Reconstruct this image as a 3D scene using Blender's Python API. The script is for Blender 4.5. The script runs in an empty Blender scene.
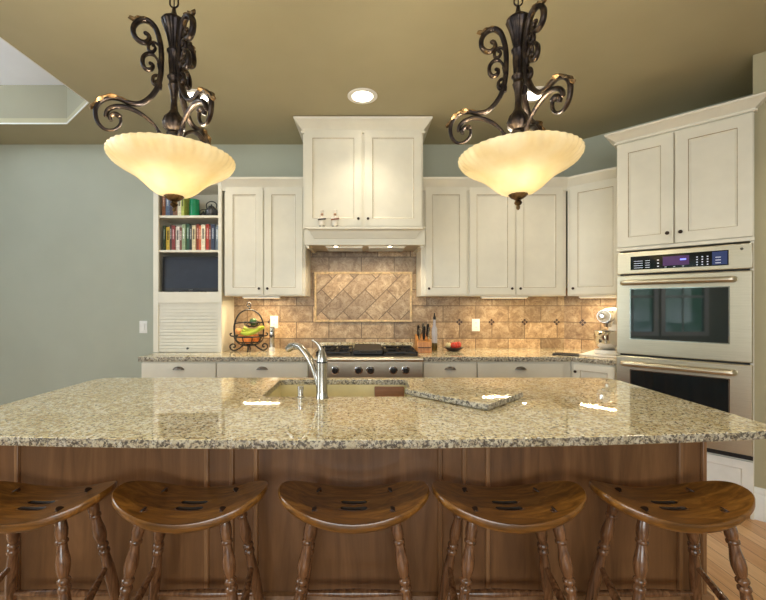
import bpy, bmesh, math, random
from mathutils import Vector, Matrix
random.seed(7)
PI = math.pi
R = math.radians
sc = bpy.context.scene
col = sc.collection

# ------------------------------------------------------------------ camera, world, light, exposure
EYE = 1.334          # camera height
F = 395.0            # focal length in px of the 766 px wide frame
CX, CY = 365.0, 305.0
cam_d = bpy.data.cameras.new('camera')
cam_d.sensor_width = 36.0
cam_d.lens = F / 766.0 * 36.0
cam_d.shift_x = (383.0 - CX) / 766.0
cam_d.shift_y = (CY - 300.0) / 766.0
cam_d.clip_start = 0.05
cam = bpy.data.objects.new('camera', cam_d)
cam.location = (0, 0, EYE)
cam.rotation_euler = (R(90), 0, 0)
col.objects.link(cam)
sc.camera = cam

vs = sc.view_settings
vs.view_transform = 'Standard'
vs.look = 'None'
vs.gamma = 1.0
vs.use_curve_mapping = False
vs.exposure = 0.0

world = bpy.data.worlds.new('world')
sc.world = world
world.use_nodes = True
wn = world.node_tree.nodes
wn['Background'].inputs['Color'].default_value = (0.72, 0.86, 1.0, 1)
wn['Background'].inputs['Strength'].default_value = 1.5
_tc = wn.new('ShaderNodeTexCoord'); _no = wn.new('ShaderNodeTexNoise'); _rp = wn.new('ShaderNodeValToRGB')
_no.inputs['Scale'].default_value = 9; _no.inputs['Detail'].default_value = 6
_rp.color_ramp.elements[0].position = 0.42; _rp.color_ramp.elements[0].color = (0.16, 0.33, 0.22, 1)
_rp.color_ramp.elements[1].position = 0.62; _rp.color_ramp.elements[1].color = (0.72, 0.9, 1.0, 1)
world.node_tree.links.new(_tc.outputs['Generated'], _no.inputs['Vector'])
world.node_tree.links.new(_no.outputs['Fac'], _rp.inputs['Fac'])
world.node_tree.links.new(_rp.outputs['Color'], wn['Background'].inputs['Color'])


def area(name, loc, rot, sx, sy, power, color, spread=180, parent=None):
    d = bpy.data.lights.new(name, 'AREA')
    d.shape = 'RECTANGLE'
    d.size, d.size_y = sx, sy
    d.energy = power
    d.color = color
    d.spread = R(spread)
    o = bpy.data.objects.new(name, d)
    o.location = loc
    o.rotation_euler = rot
    o.parent = parent
    col.objects.link(o)
    return o


# daylight through the windows behind and to the left of the camera; the raised well gets an added lamp
DAY = (0.93, 0.97, 1.0)
area('daylight_front', (-0.3, -4.12, 1.62), (R(90), 0, 0), 4.4, 1.6, 155, DAY)
area('daylight_left', (-4.15, 0.6, 1.6), (0, R(-90), 0), 1.5, 1.8, 46, (0.86, 0.94, 1.0))
area('well_fill', (-3.93, 2.0, 3.02), (0, R(-135), 0), 0.2, 1.6, 34, (0.76, 0.88, 1.0))  # added out of view to brighten the well's upper ceiling, no window here


# ------------------------------------------------------------------ helpers
def at(px, py, Y):
    """the point at depth Y that the pixel looks at (used for measuring only)"""
    return ((px - CX) * Y / F, Y, EYE + (CY - py) * Y / F)


def ax(px, Y):
    return (px - CX) * Y / F


def az(py, Y):
    return EYE + (CY - py) * Y / F


def tag(o, label=None, cat=None, group=None, kind=None):
    if label: o['label'] = label
    if cat: o['category'] = cat
    if group: o['group'] = group
    if kind: o['kind'] = kind
    return o


def thing(name, label, cat, loc=(0, 0, 0), rz=0, group=None):
    o = bpy.data.objects.new(name, None)
    o.empty_display_size = 0.05
    o.location = loc
    o.rotation_euler = (0, 0, rz)
    col.objects.link(o)
    return tag(o, label, cat, group)


def kids(o):
    return [c for c in bpy.data.objects if c.parent == o]


def copy_tree(o, parent=None):
    c = o.copy()
    col.objects.link(c)
    c.parent = parent
    for ch in kids(o):
        copy_tree(ch, c)
    return c


class MB:
    """collects shapes, builds ONE mesh object"""
    def __init__(self):
        self.v, self.f, self.m = [], [], []
        self.M = Matrix.Identity(4)

    def add(self, verts, faces, mat=0):
        n = len(self.v)
        self.v += [self.M @ Vector(p) for p in verts]
        self.f += [tuple(i + n for i in f) for f in faces]
        self.m += [mat] * len(faces)
        return self

    def box(self, x0, x1, y0, y1, z0, z1, mat=0):
        v = [(x, y, z) for z in (z0, z1) for y in (y0, y1) for x in (x0, x1)]
        return self.add(v, [(0, 2, 3, 1), (4, 5, 7, 6), (0, 1, 5, 4), (2, 6, 7, 3), (0, 4, 6, 2), (1, 3, 7, 5)], mat)

    def prism(self, pts, z0, z1, mat=0):
        n = len(pts)
        v = [(x, y, z0) for x, y in pts] + [(x, y, z1) for x, y in pts]
        f = [tuple(range(n - 1, -1, -1)), tuple(range(n, 2 * n))]
        f += [(i, (i + 1) % n, n + (i + 1) % n, n + i) for i in range(n)]
        return self.add(v, f, mat)

    def lathe(self, prof, n=24, mat=0, c=(0, 0, 0), d=(0, 0, 1), cap=True, wob=None):
        """prof: (r, h) along direction d from c"""
        d = Vector(d).normalized()
        q = d.to_track_quat('Z', 'Y').to_matrix()
        c = Vector(c)
        v, f = [], []
        for j, (r, h) in enumerate(prof):
            for i in range(n):
                a = 2 * PI * i / n
                rr = r + (wob(a, h, r) if wob else 0)
                v.append(c + q @ Vector((rr * math.cos(a), rr * math.sin(a), h)))
        for j in range(len(prof) - 1):
            for i in range(n):
                k = (i + 1) % n
                f.append((j * n + i, j * n + k, (j + 1) * n + k, (j + 1) * n + i))
        if cap:
            f.append(tuple(range(n - 1, -1, -1)))
            f.append(tuple((len(prof) - 1) * n + i for i in range(n)))
        return self.add(v, f, mat)

    def cyl(self, p0, p1, r0, r1=None, n=16, mat=0):
        p0, p1 = Vector(p0), Vector(p1)
        return self.lathe([(r0, 0), (r0 if r1 is None else r1, (p1 - p0).length)], n, mat, p0, p1 - p0)

    def tube(self, pts, rad, n=8, mat=0, closed=False, flat=1.0, flat_dir=None):
        pts = [Vector(p) for p in pts]
        N = len(pts)
        if not hasattr(rad, '__len__'):
            rad = [rad] * N
        v, f = [], []
        up = None
        for i, p in enumerate(pts):
            if closed:
                t = pts[(i + 1) % N] - pts[i - 1]
            else:
                t = pts[min(i + 1, N - 1)] - pts[max(i - 1, 0)]
            t.normalize()
            if flat_dir is not None:
                u = Vector(flat_dir)
                u = (u - t * u.dot(t)).normalized()
            elif up is None:
                u = Vector((0, 0, 1)) if abs(t.z) < 0.9 else Vector((1, 0, 0))
                u = (u - t * u.dot(t)).normalized()
            else:
                u = (up - t * up.dot(t)).normalized()
            up = u
            w = t.cross(u)
            for k in range(n):
                a = 2 * PI * k / n
                v.append(p + u * (math.cos(a) * rad[i] * flat) + w * (math.sin(a) * rad[i]))
        for i in range(N if closed else N - 1):
            j = (i + 1) % N
            for k in range(n):
                l = (k + 1) % n
                f.append((i * n + k, i * n + l, j * n + l, j * n + k))
        if not closed:
            f.append(tuple(range(n - 1, -1, -1)))
            f.append(tuple((N - 1) * n + k for k in range(n)))
        return self.add(v, f, mat)

    def ball(self, c, rx, ry=None, rz=None, n=16, mat=0, lo=-90, hi=90):
        ry = rx if ry is None else ry
        rz = rx if rz is None else rz
        m = max(6, n // 2)
        v, f = [], []
        for j in range(m + 1):
            b = R(lo + (hi - lo) * j / m)
            for i in range(n):
                a = 2 * PI * i / n
                v.append((c[0] + rx * math.cos(b) * math.cos(a), c[1] + ry * math.cos(b) * math.sin(a), c[2] + rz * math.sin(b)))
        for j in range(m):
            for i in range(n):
                k = (i + 1) % n
                f.append((j * n + i, j * n + k, (j + 1) * n + k, (j + 1) * n + i))
        f.append(tuple(range(n - 1, -1, -1)))
        f.append(tuple(m * n + i for i in range(n)))
        return self.add(v, f, mat)

    def rings(self, x0, x1, z0, z1, steps, mats=None):
        """rectangle facing -y; steps = (inset, y) from the outside in, capped; per-step material"""
        v, f, ms = [], [], []
        for ins, y in steps:
            v += [(x0 + ins, y, z0 + ins), (x1 - ins, y, z0 + ins), (x1 - ins, y, z1 - ins), (x0 + ins, y, z1 - ins)]
        for j in range(len(steps) - 1):
            for i in range(4):
                k = (i + 1) % 4
                self.add([], [], 0)
                f.append((j * 4 + i, j * 4 + k, (j + 1) * 4 + k, (j + 1) * 4 + i))
                ms.append(mats[j] if mats else 0)
        n = (len(steps) - 1) * 4
        f.append((n, n + 1, n + 2, n + 3)); ms.append(0)
        f.append((3, 2, 1, 0)); ms.append(0)
        b = len(self.f)
        self.add(v, f, 0)
        self.m[b:] = ms
        return self

    def sweep(self, path, prof, mat=0):
        """moulding: path [(x,y)], prof [(out, z)]; out is to the right-hand side of the path"""
        P = [Vector(p) for p in path]
        nv = len(prof)
        v, f = [], []
        for i, p in enumerate(P):
            a = (P[i] - P[i - 1]).normalized() if i > 0 else None
            b = (P[i + 1] - P[i]).normalized() if i < len(P) - 1 else None
            na = Vector((a.y, -a.x)) if a else None
            nb = Vector((b.y, -b.x)) if b else None
            if na and nb:
                m = (na + nb).normalized()
                m = m / max(0.2, m.dot(na))
            else:
                m = na or nb
            for o, z in prof:
                v.append((p.x + m.x * o, p.y + m.y * o, z))
        for i in range(len(P) - 1):
            for k in range(nv):
                l = (k + 1) % nv
                f.append((i * nv + k, i * nv + l, (i + 1) * nv + l, (i + 1) * nv + k))
        f.append(tuple(range(nv)))
        f.append(tuple((len(P) - 1) * nv + k for k in range(nv - 1, -1, -1)))
        return self.add(v, f, mat)

    def build(self, name, mats, parent=None, loc=None, bevel=0.0, smooth=35, seg=2, rz=0, subsurf=0):
        me = bpy.data.meshes.new(name)
        me.from_pydata([tuple(p) for p in self.v], [], self.f)
        bm = bmesh.new(); bm.from_mesh(me)
        bmesh.ops.recalc_face_normals(bm, faces=bm.faces)
        bm.to_mesh(me); bm.free()
        if not isinstance(mats, (list, tuple)):
            mats = [mats]
        for m in mats:
            me.materials.append(m)
        me.polygons.foreach_set('material_index', self.m)
        me.polygons.foreach_set('use_smooth', [True] * len(me.polygons))
        me.set_sharp_from_angle(angle=R(smooth))
        o = bpy.data.objects.new(name, me)
        col.objects.link(o)
        o.parent = parent
        if loc is not None: o.location = loc
        if rz: o.rotation_euler = (0, 0, rz)
        if bevel:
            b = o.modifiers.new('bevel', 'BEVEL')
            b.width = bevel; b.segments = seg; b.limit_method = 'ANGLE'; b.angle_limit = R(40)
            b.harden_normals = False
        if subsurf:
            s = o.modifiers.new('sub', 'SUBSURF'); s.levels = subsurf; s.render_levels = subsurf
        return o


def box(name, mat, x0, x1, y0, y1, z0, z1, parent=None, bevel=0.0, **k):
    return MB().box(x0, x1, y0, y1, z0, z1).build(name, mat, parent, bevel=bevel, **k)


def slab(name, mat, outline, holes, z0, z1, bev=0.004, parent=None):
    """a flat slab of any outline with holes and eased edges"""
    cu = bpy.data.curves.new(name, 'CURVE')
    cu.dimensions = '2D'
    cu.fill_mode = 'BOTH'
    for ring in [outline] + list(holes):
        s = cu.splines.new('POLY')
        s.points.add(len(ring) - 1)
        for i, (x, y) in enumerate(ring):
            s.points[i].co = (x, y, 0, 1)
        s.use_cyclic_u = True
    cu.extrude = (z1 - z0) / 2 - bev
    cu.bevel_depth = bev
    cu.bevel_resolution = 2
    cu.offset = -bev
    tmp = bpy.data.objects.new('tmp', cu)
    col.objects.link(tmp)
    dg = bpy.context.evaluated_depsgraph_get()
    me = bpy.data.meshes.new_from_object(tmp.evaluated_get(dg))
    me.name = name
    bpy.data.objects.remove(tmp)
    me.transform(Matrix.Translation((0, 0, (z0 + z1) / 2)))
    me.materials.clear(); me.materials.append(mat)
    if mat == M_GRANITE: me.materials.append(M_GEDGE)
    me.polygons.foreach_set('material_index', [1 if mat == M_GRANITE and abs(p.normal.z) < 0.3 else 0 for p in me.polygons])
    me.polygons.foreach_set('use_smooth', [True] * len(me.polygons))
    me.set_sharp_from_angle(angle=R(40))
    o = bpy.data.objects.new(name, me)
    col.objects.link(o)
    o.parent = parent
    return o


def smooth_pts(pts, k=6, closed=False):
    """Catmull-Rom through the points"""
    P = [Vector(p) for p in pts]
    n = len(P)
    out = []
    for i in range(n if closed else n - 1):
        if closed:
            p0, p1, p2, p3 = P[i - 1], P[i], P[(i + 1) % n], P[(i + 2) % n]
        else:
            p0, p1, p2, p3 = P[max(i - 1, 0)], P[i], P[i + 1], P[min(i + 2, n - 1)]
        for j in range(k):
            t = j / k
            out.append(0.5 * ((2 * p1) + (-p0 + p2) * t + (2 * p0 - 5 * p1 + 4 * p2 - p3) * t * t + (-p0 + 3 * p1 - 3 * p2 + p3) * t ** 3))
    if not closed:
        out.append(P[-1])
    return out


# ------------------------------------------------------------------ materials
def srgb(r, g, b):
    def c(u):
        u /= 255
        return u / 12.92 if u <= 0.04045 else ((u + 0.055) / 1.055) ** 2.4
    return (c(r), c(g), c(b), 1)


class Mat:
    def __init__(self, name, base=(200, 200, 200), rough=0.5, metal=0.0, **kw):
        self.m = bpy.data.materials.new(name)
        self.m.use_nodes = True
        self.nt = self.m.node_tree
        self.b = self.nt.nodes['Principled BSDF']
        self.b.inputs['Base Color'].default_value = srgb(*base)
        self.b.inputs['Roughness'].default_value = rough
        self.b.inputs['Metallic'].default_value = metal
        for k, v in kw.items():
            self.b.inputs[k.replace('_', ' ')].default_value = v

    def n(self, t, **kw):
        nd = self.nt.nodes.new(t)
        for k, v in kw.items():
            if k in nd.inputs.keys():
                nd.inputs[k].default_value = v
            else:
                setattr(nd, k, v)
        return nd

    def l(self, a, b):
        self.nt.links.new(a, b)

    def coord(self, scale=(1, 1, 1), rot=(0, 0, 0), loc=(0, 0, 0), kind='Object'):
        tc = self.n('ShaderNodeTexCoord')
        mp = self.n('ShaderNodeMapping')
        mp.inputs['Scale'].default_value = scale
        mp.inputs['Rotation'].default_value = rot
        mp.inputs['Location'].default_value = loc
        self.l(tc.outputs[kind], mp.inputs['Vector'])
        return mp.outputs['Vector']

    def noise(self, vec, scale, detail=4, rough=0.6, dist=0.0):
        nd = self.n('ShaderNodeTexNoise')
        nd.inputs['Scale'].default_value = scale
        nd.inputs['Detail'].default_value = detail
        nd.inputs['Roughness'].default_value = rough
        nd.inputs['Distortion'].default_value = dist
        self.l(vec, nd.inputs['Vector'])
        return nd.outputs['Fac']

    def ramp(self, fac, stops, interp='LINEAR'):
        nd = self.n('ShaderNodeValToRGB')
        r = nd.color_ramp
        r.interpolation = interp
        while len(r.elements) < len(stops):
            r.elements.new(0.5)
        for e, (p, c) in zip(r.elements, stops):
            e.position = p
            e.color = srgb(*c) if len(c) == 3 and max(c) > 1 else (c[0], c[0], c[0], 1)
        self.l(fac, nd.inputs['Fac'])
        return nd.outputs['Color']

    def mix(self, fac, a, b, mode='MIX'):
        nd = self.n('ShaderNodeMix', data_type='RGBA', blend_type=mode)
        for sock, val in ((nd.inputs[0], fac), (nd.inputs[6], a), (nd.inputs[7], b)):
            if hasattr(val, 'is_output'):
                self.l(val, sock)
            elif isinstance(val, tuple):
                sock.default_value = srgb(*val)
            else:
                sock.default_value = val
        return nd.outputs[2]

    def bump(self, h, strength=0.3, dist=0.002):
        nd = self.n('ShaderNodeBump')
        nd.inputs['Strength'].default_value = strength
        nd.inputs['Distance'].default_value = dist
        self.l(h, nd.inputs['Height'])
        self.l(nd.outputs['Normal'], self.b.inputs['Normal'])

    def color(self, s):
        self.l(s, self.b.inputs['Base Color'])


def plain(name, base, rough=0.5, metal=0.0, var=0.06, scale=12, **kw):
    """a paint, metal or plastic with a faint procedural unevenness"""
    M = Mat(name, base, rough, metal, **kw)
    v = M.coord()
    nz = M.noise(v, scale, 3)
    lo = tuple(max(0, c * (1 - var)) for c in base)
    hi = tuple(min(255, c * (1 + var)) for c in base)
    M.color(M.ramp(nz, [(0.3, lo), (0.7, hi)]))
    return M.m


def granite(name, edge=False):
    M = Mat(name, rough=0.035 if not edge else 0.35)
    v = M.coord()
    big = M.noise(v, 9, 5, 0.6, 1.0)
    base = M.ramp(big, [(0.3, (210, 194, 148)), (0.5, (228, 217, 180)), (0.7, (238, 231, 208))])
    med = M.noise(v, 55, 4, 0.65, 0.6)
    c = M.mix(M.ramp(med, [(0.48, (0,)), (0.56, (0.7,))]), base, (170, 142, 94))
    v2 = M.coord(loc=(3.1, 1.7, 0.4))
    fine = M.noise(v2, 95, 3, 0.7, 0.3)
    c = M.mix(M.ramp(fine, [(0.55, (0,)), (0.59, (0.9,))]), c, (78, 64, 52))
    v3 = M.coord(loc=(7.1, 4.7, 2.4))
    wht = M.noise(v3, 90, 3, 0.7)
    c = M.mix(M.ramp(wht, [(0.58, (0,)), (0.64, (0.8,))]), c, (238, 236, 228))
    if edge:   # side faces: mixed greyer, with more dark specks and a rough bump
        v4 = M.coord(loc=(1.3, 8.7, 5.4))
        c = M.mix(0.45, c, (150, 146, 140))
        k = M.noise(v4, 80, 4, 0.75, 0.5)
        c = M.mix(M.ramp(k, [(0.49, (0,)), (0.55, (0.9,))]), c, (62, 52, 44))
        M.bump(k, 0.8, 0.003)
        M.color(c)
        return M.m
    M.color(c)
    M.b.inputs['Coat Weight'].default_value = 0.35
    M.b.inputs['Coat Roughness'].default_value = 0.02
    return M.m


def wood(name, c0, c1, c2, axis='x', rough=0.4, scale=1.0, coat=0.0, bump=0.1):
    M = Mat(name, rough=rough)
    s = {'x': (1.2, 14, 14), 'y': (14, 1.2, 14), 'z': (14, 14, 1.2)}[axis]
    v = M.coord(scale=tuple(k * scale for k in s))
    a = M.noise(v, 2.2, 8, 0.62, 1.2)
    b = M.noise(v, 11, 4, 0.6)
    c = M.ramp(a, [(0.3, c0), (0.5, c1), (0.72, c2)])
    c = M.mix(M.ramp(b, [(0.45, (0,)), (0.75, (0.35,))]), c, c0)
    M.color(c)
    M.bump(a, bump, 0.001)
    M.b.inputs['Coat Weight'].default_value = coat
    M.b.inputs['Coat Roughness'].default_value = 0.15
    return M.m


def tile_mat(name, diag=False):
    """travertine: local x along the wall, z up (brick texture reads x, y)"""
    M = Mat(name, rough=0.42)
    tc = M.n('ShaderNodeTexCoord')
    sep = M.n('ShaderNodeSeparateXYZ'); M.l(tc.outputs['Object'], sep.inputs[0])
    cmb = M.n('ShaderNodeCombineXYZ')
    M.l(sep.outputs['X'], cmb.inputs['X']); M.l(sep.outputs['Z'], cmb.inputs['Y'])
    mp = M.n('ShaderNodeMapping')
    M.l(cmb.outputs[0], mp.inputs['Vector'])
    br = M.n('ShaderNodeTexBrick')
    if diag:
        mp.inputs['Rotation'].default_value = (0, 0, R(-45))
        br.offset = 0.5
        br.inputs['Brick Width'].default_value = 0.30
        br.inputs['Row Height'].default_value = 0.15
    else:
        br.offset = 0.5
        br.inputs['Brick Width'].default_value = 0.3167
        br.inputs['Row Height'].default_value = 0.158
    br.inputs['Scale'].default_value = 1.0
    br.inputs['Mortar Size'].default_value = 0.0045
    br.inputs['Mortar Smooth'].default_value = 0.3
    br.inputs['Bias'].default_value = 0.0
    br.inputs['Color1'].default_value = (0, 0, 0, 1)
    br.inputs['Color2'].default_value = (1, 1, 1, 1)
    br.inputs['Mortar'].default_value = (0.5, 0.5, 0.5, 1)
    M.l(mp.outputs[0], br.inputs['Vector'])
    v = M.coord()
    blot = M.noise(v, 14, 6, 0.7, 0.8)
    fine = M.noise(v, 70, 4, 0.7)
    c = M.ramp(blot, [(0.3, (132, 106, 78)), (0.5, (180, 156, 124)), (0.7, (218, 200, 170))])
    tone = M.ramp(br.outputs['Color'], [(0.0, (128, 118, 106)), (1.0, (222, 210, 190))])
    c = M.mix(0.75, c, tone, 'MULTIPLY')
    gain = M.n('ShaderNodeHueSaturation'); gain.inputs['Value'].default_value = 1.45; gain.inputs['Saturation'].default_value = 1.0
    M.l(c, gain.inputs['Color'])
    c = M.mix(M.ramp(fine, [(0.54, (0,)), (0.66, (0.7,))]), gain.outputs[0], (108, 84, 62))
    c = M.mix(br.outputs['Fac'], c, (106, 86, 62))
    M.color(c)
    inv = M.n('ShaderNodeMath', operation='SUBTRACT'); inv.inputs[0].default_value = 1.0
    M.l(br.outputs['Fac'], inv.inputs[1])
    M.bump(inv.outputs[0], 0.5, 0.003)
    return M.m


def floor_mat():
    M = Mat('floor_planks', rough=0.3)
    v = M.coord(rot=(0, 0, R(90)))
    br = M.n('ShaderNodeTexBrick')
    br.offset = 0.37
    for k, x in (('Scale', 1.0), ('Brick Width', 1.3), ('Row Height', 0.095), ('Mortar Size', 0.0015), ('Bias', 0.0)):
        br.inputs[k].default_value = x
    br.inputs['Color1'].default_value = (0, 0, 0, 1); br.inputs['Color2'].default_value = (1, 1, 1, 1)
    br.inputs['Mortar'].default_value = (0.5, 0.5, 0.5, 1)
    M.l(v, br.inputs['Vector'])
    c = M.ramp(br.outputs['Color'], [(0, (176, 130, 88)), (0.5, (200, 156, 112)), (1, (214, 176, 134))])
    g = M.noise(M.coord(scale=(16, 1.2, 1)), 3, 6, 0.6, 0.8)
    c = M.mix(M.ramp(g, [(0.4, (0,)), (0.7, (0.4,))]), c, (146, 100, 62))
    c = M.mix(br.outputs['Fac'], c, (60, 36, 22))
    M.color(c)
    return M.m


def emit(name, colr, strength, base=(240, 235, 220)):
    M = Mat(name, base, 0.4)
    M.b.inputs['Emission Color'].default_value = srgb(*colr)
    M.b.inputs['Emission Strength'].default_value = strength
    return M.m


def glass_pane():
    m = bpy.data.materials.new('window_glass'); m.use_nodes = True
    nt = m.node_tree; nt.nodes.clear()
    out = nt.nodes.new('ShaderNodeOutputMaterial'); mx = nt.nodes.new('ShaderNodeMixShader')
    t = nt.nodes.new('ShaderNodeBsdfTransparent'); g = nt.nodes.new('ShaderNodeBsdfGlossy')
    g.inputs['Roughness'].default_value = 0.02
    fr = nt.nodes.new('ShaderNodeFresnel'); fr.inputs['IOR'].default_value = 1.4
    nt.links.new(fr.outputs[0], mx.inputs[0]); nt.links.new(t.outputs[0], mx.inputs[1]); nt.links.new(g.outputs[0], mx.inputs[2])
    nt.links.new(mx.outputs[0], out.inputs[0])
    return m


def wall_paint(name, base, rough=0.75):
    M = Mat(name, base, rough)
    v = M.coord()
    n = M.noise(v, 120, 3)
    big = M.noise(v, 1.3, 3)
    M.color(M.ramp(big, [(0.3, tuple(c * 0.97 for c in base)), (0.7, tuple(min(255, c * 1.02) for c in base))]))
    M.bump(n, 0.08, 0.002)
    return M.m


W_WALL = wall_paint('sage_wall_paint', (174, 177, 160))
W_CEIL = wall_paint('tan_ceiling_paint', (172, 164, 134))
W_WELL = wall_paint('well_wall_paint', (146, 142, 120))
W_WHITE = wall_paint('white_textured_ceiling', (238, 241, 248), 0.9)
M_CAB = plain('cream_cabinet_paint', (224, 219, 203), 0.42, var=0.02, scale=5)
M_GLAZE = plain('brown_glaze_in_grooves', (168, 150, 120), 0.5, var=0.1, scale=30)
M_TRIM = plain('white_trim_paint', (228, 228, 224), 0.4, var=0.02)
M_GRANITE = granite('speckled_gold_granite')
M_GEDGE = granite('dark_granite_edge', True)
M_TILE = tile_mat('travertine_tile')
M_TILED = tile_mat('travertine_diagonal_tile', True)
M_TILEB = plain('travertine_border', (206, 178, 134), 0.45, var=0.15, scale=40)
M_INSERT = plain('dark_tile_insert', (62, 44, 34), 0.3, var=0.2)
M_FLOOR = floor_mat()
M_BRASSK = plain('dark_bronze_hardware', (58, 46, 38), 0.35, 0.8, var=0.15)
M_PULL = plain('pewter_pull', (120, 112, 104), 0.28, 0.95, var=0.15)
M_BLACK = plain('black_iron', (26, 25, 26), 0.45, 0.2, var=0.2)
M_GLOSSB = plain('black_glass', (10, 12, 16), 0.06, 0.0, var=0.1)
M_OVENG = plain('oven_window_glass', (18, 30, 34), 0.03, 0.0, var=0.1, Specular_IOR_Level=0.8, Coat_Weight=0.5, Coat_IOR=1.6)
M_CHROME = plain('polished_chrome', (210, 210, 212), 0.12, 1.0, var=0.03)
M_NICKEL = plain('brushed_nickel', (188, 184, 176), 0.24, 1.0, var=0.05)
M_ISLAND = wood('stained_maple_panel', (86, 56, 30), (112, 76, 44), (134, 94, 58), 'z', 0.42, 0.35, 0.1, 0.05)
M_ISLAND2 = wood('stained_maple_bead', (112, 78, 48), (136, 98, 64), (158, 118, 80), 'z', 0.36, 0.6, 0.2, 0.05)
M_STOOL = wood('stool_seat_oak', (74, 46, 14), (126, 82, 30), (164, 116, 52), 'x', 0.3, 1.0, 0.5, 0.15)
M_PLUG_SLOT = plain('end_grain_and_slot_shade', (44, 26, 16), 0.5, var=0.2)
M_LEG = wood('stool_leg_oak', (56, 36, 24), (108, 72, 46), (152, 108, 74), 'z', 0.22, 1.2, 0.6, 0.1)
M_WHITEP = plain('white_plastic', (238, 236, 230), 0.35, var=0.02)
M_SINK = plain('cream_enamel', (226, 214, 168), 0.2, var=0.03)
M_BLOCK = wood('knife_block_wood', (150, 92, 40), (186, 122, 60), (206, 150, 84), 'z', 0.4)
M_BOARD = wood('sink_board_wood', (106, 66, 40), (134, 90, 60), (150, 106, 74), 'x', 0.5)


def stainless():
    M = Mat('brushed_stainless', (206, 198, 180), 0.33, 1.0)
    v = M.coord(scale=(1, 1, 220))
    n = M.noise(v, 6, 2)
    M.color(M.ramp(n, [(0.3, (196, 186, 164)), (0.7, (220, 212, 192))]))
    M.bump(n, 0.03, 0.0005)
    return M.m


M_SS = stainless()


def pendant_metal():
    M = Mat('aged_bronze', rough=0.38, metal=0.85)
    v = M.coord()
    n = M.noise(v, 22, 4, 0.6)
    M.color(M.ramp(n, [(0.45, (44, 38, 38)), (0.66, (84, 70, 58)), (0.80, (150, 120, 72))]))
    return M.m


M_BRONZE = pendant_metal()
M_LEAF = plain('gilded_leaf', (96, 76, 50), 0.42, 0.8, var=0.55, scale=45)


def bowl_glass():
    """alabaster glass: lets the bulb's light through, cream colour"""
    m = bpy.data.materials.new('alabaster_glass'); m.use_nodes = True
    nt = m.node_tree; nt.nodes.clear()
    N = nt.nodes.new; L = nt.links.new
    out = N('ShaderNodeOutputMaterial'); a = N('ShaderNodeAddShader')
    mx = N('ShaderNodeMixShader'); mx.inputs[0].default_value = 0.34
    p = N('ShaderNodeBsdfPrincipled'); p.inputs['Roughness'].default_value = 0.25
    t = N('ShaderNodeBsdfTranslucent')
    tc = N('ShaderNodeTexCoord'); no = N('ShaderNodeTexNoise'); no.inputs['Scale'].default_value = 9; no.inputs['Detail'].default_value = 4
    rp = N('ShaderNodeValToRGB'); rp.color_ramp.elements[0].position = 0.3; rp.color_ramp.elements[1].position = 0.7
    rp.color_ramp.elements[0].color = srgb(232, 218, 180); rp.color_ramp.elements[1].color = srgb(246, 238, 214)
    L(tc.outputs['Object'], no.inputs['Vector']); L(no.outputs['Fac'], rp.inputs['Fac'])
    L(rp.outputs['Color'], p.inputs['Base Color']); L(rp.outputs['Color'], t.inputs['Color'])
    e = N('ShaderNodeEmission'); e.inputs['Strength'].default_value = 0.06; L(rp.outputs['Color'], e.inputs['Color'])
    L(p.outputs[0], mx.inputs[1]); L(t.outputs[0], mx.inputs[2])
    L(mx.outputs[0], a.inputs[0]); L(e.outputs[0], a.inputs[1]); L(a.outputs[0], out.inputs[0])
    return m


M_BOWL = bowl_glass()
M_GLASS = glass_pane()
M_LED = emit('lamp_glow', (255, 240, 214), 14)
M_UCL = emit('under_cabinet_lens', (255, 226, 180), 1.0)

# ------------------------------------------------------------------ the room
YW = 3.85            # back wall
ZC = 2.898           # ceiling
DG = YW + 1.94       # diagonal wall: x + y = DG
S2 = math.sqrt(0.5)


def struct(o):
    o['kind'] = 'structure'
    return o


struct(box('floor', M_FLOOR, -4.3, 4.0, -4.3, 4.0, -0.05, 0))
struct(box('wall_back', W_WALL, -4.3, 2.0, YW, YW + 0.1, 0, ZC + 0.4))
# diagonal wall behind the corner cabinet and the ovens
struct(MB().prism([(1.94, YW), (2.95, 2.84), (3.02, 2.91), (2.01, YW + 0.07)], 0, ZC).build('wall_diagonal', W_WALL))
# wall right of the ovens, then the long right wall
WR = 4.975
struct(MB().prism([(2.430, 2.475), (3.63, 1.275), (3.73, 1.345), (2.53, 2.545), (2.53, 2.50), (2.95, 2.92), (2.90, 2.95)], 0, ZC).build('wall_right', W_CEIL))
struct(box('wall_east', W_WALL, 3.7, 3.8, -4.3, 1.32, 0, ZC))


def wall_with_windows(name, horizontal, fixed, a0, a1, wins, z0, z1, th=0.1):
    """a wall running along x (horizontal) or y with window openings"""
    m = MB()
    def put(b0, b1, c0, c1):
        if horizontal: m.box(b0, b1, fixed - th, fixed, c0, c1)
        else: m.box(fixed - th, fixed, b0, b1, c0, c1)
    cur = a0
    for (w0, w1) in wins:
        put(cur, w0, 0, ZC)
        put(w0, w1, 0, z0); put(w0, w1, z1, ZC)
        cur = w1
    put(cur, a1, 0, ZC)
    return struct(m.build(name, W_WALL))


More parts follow.
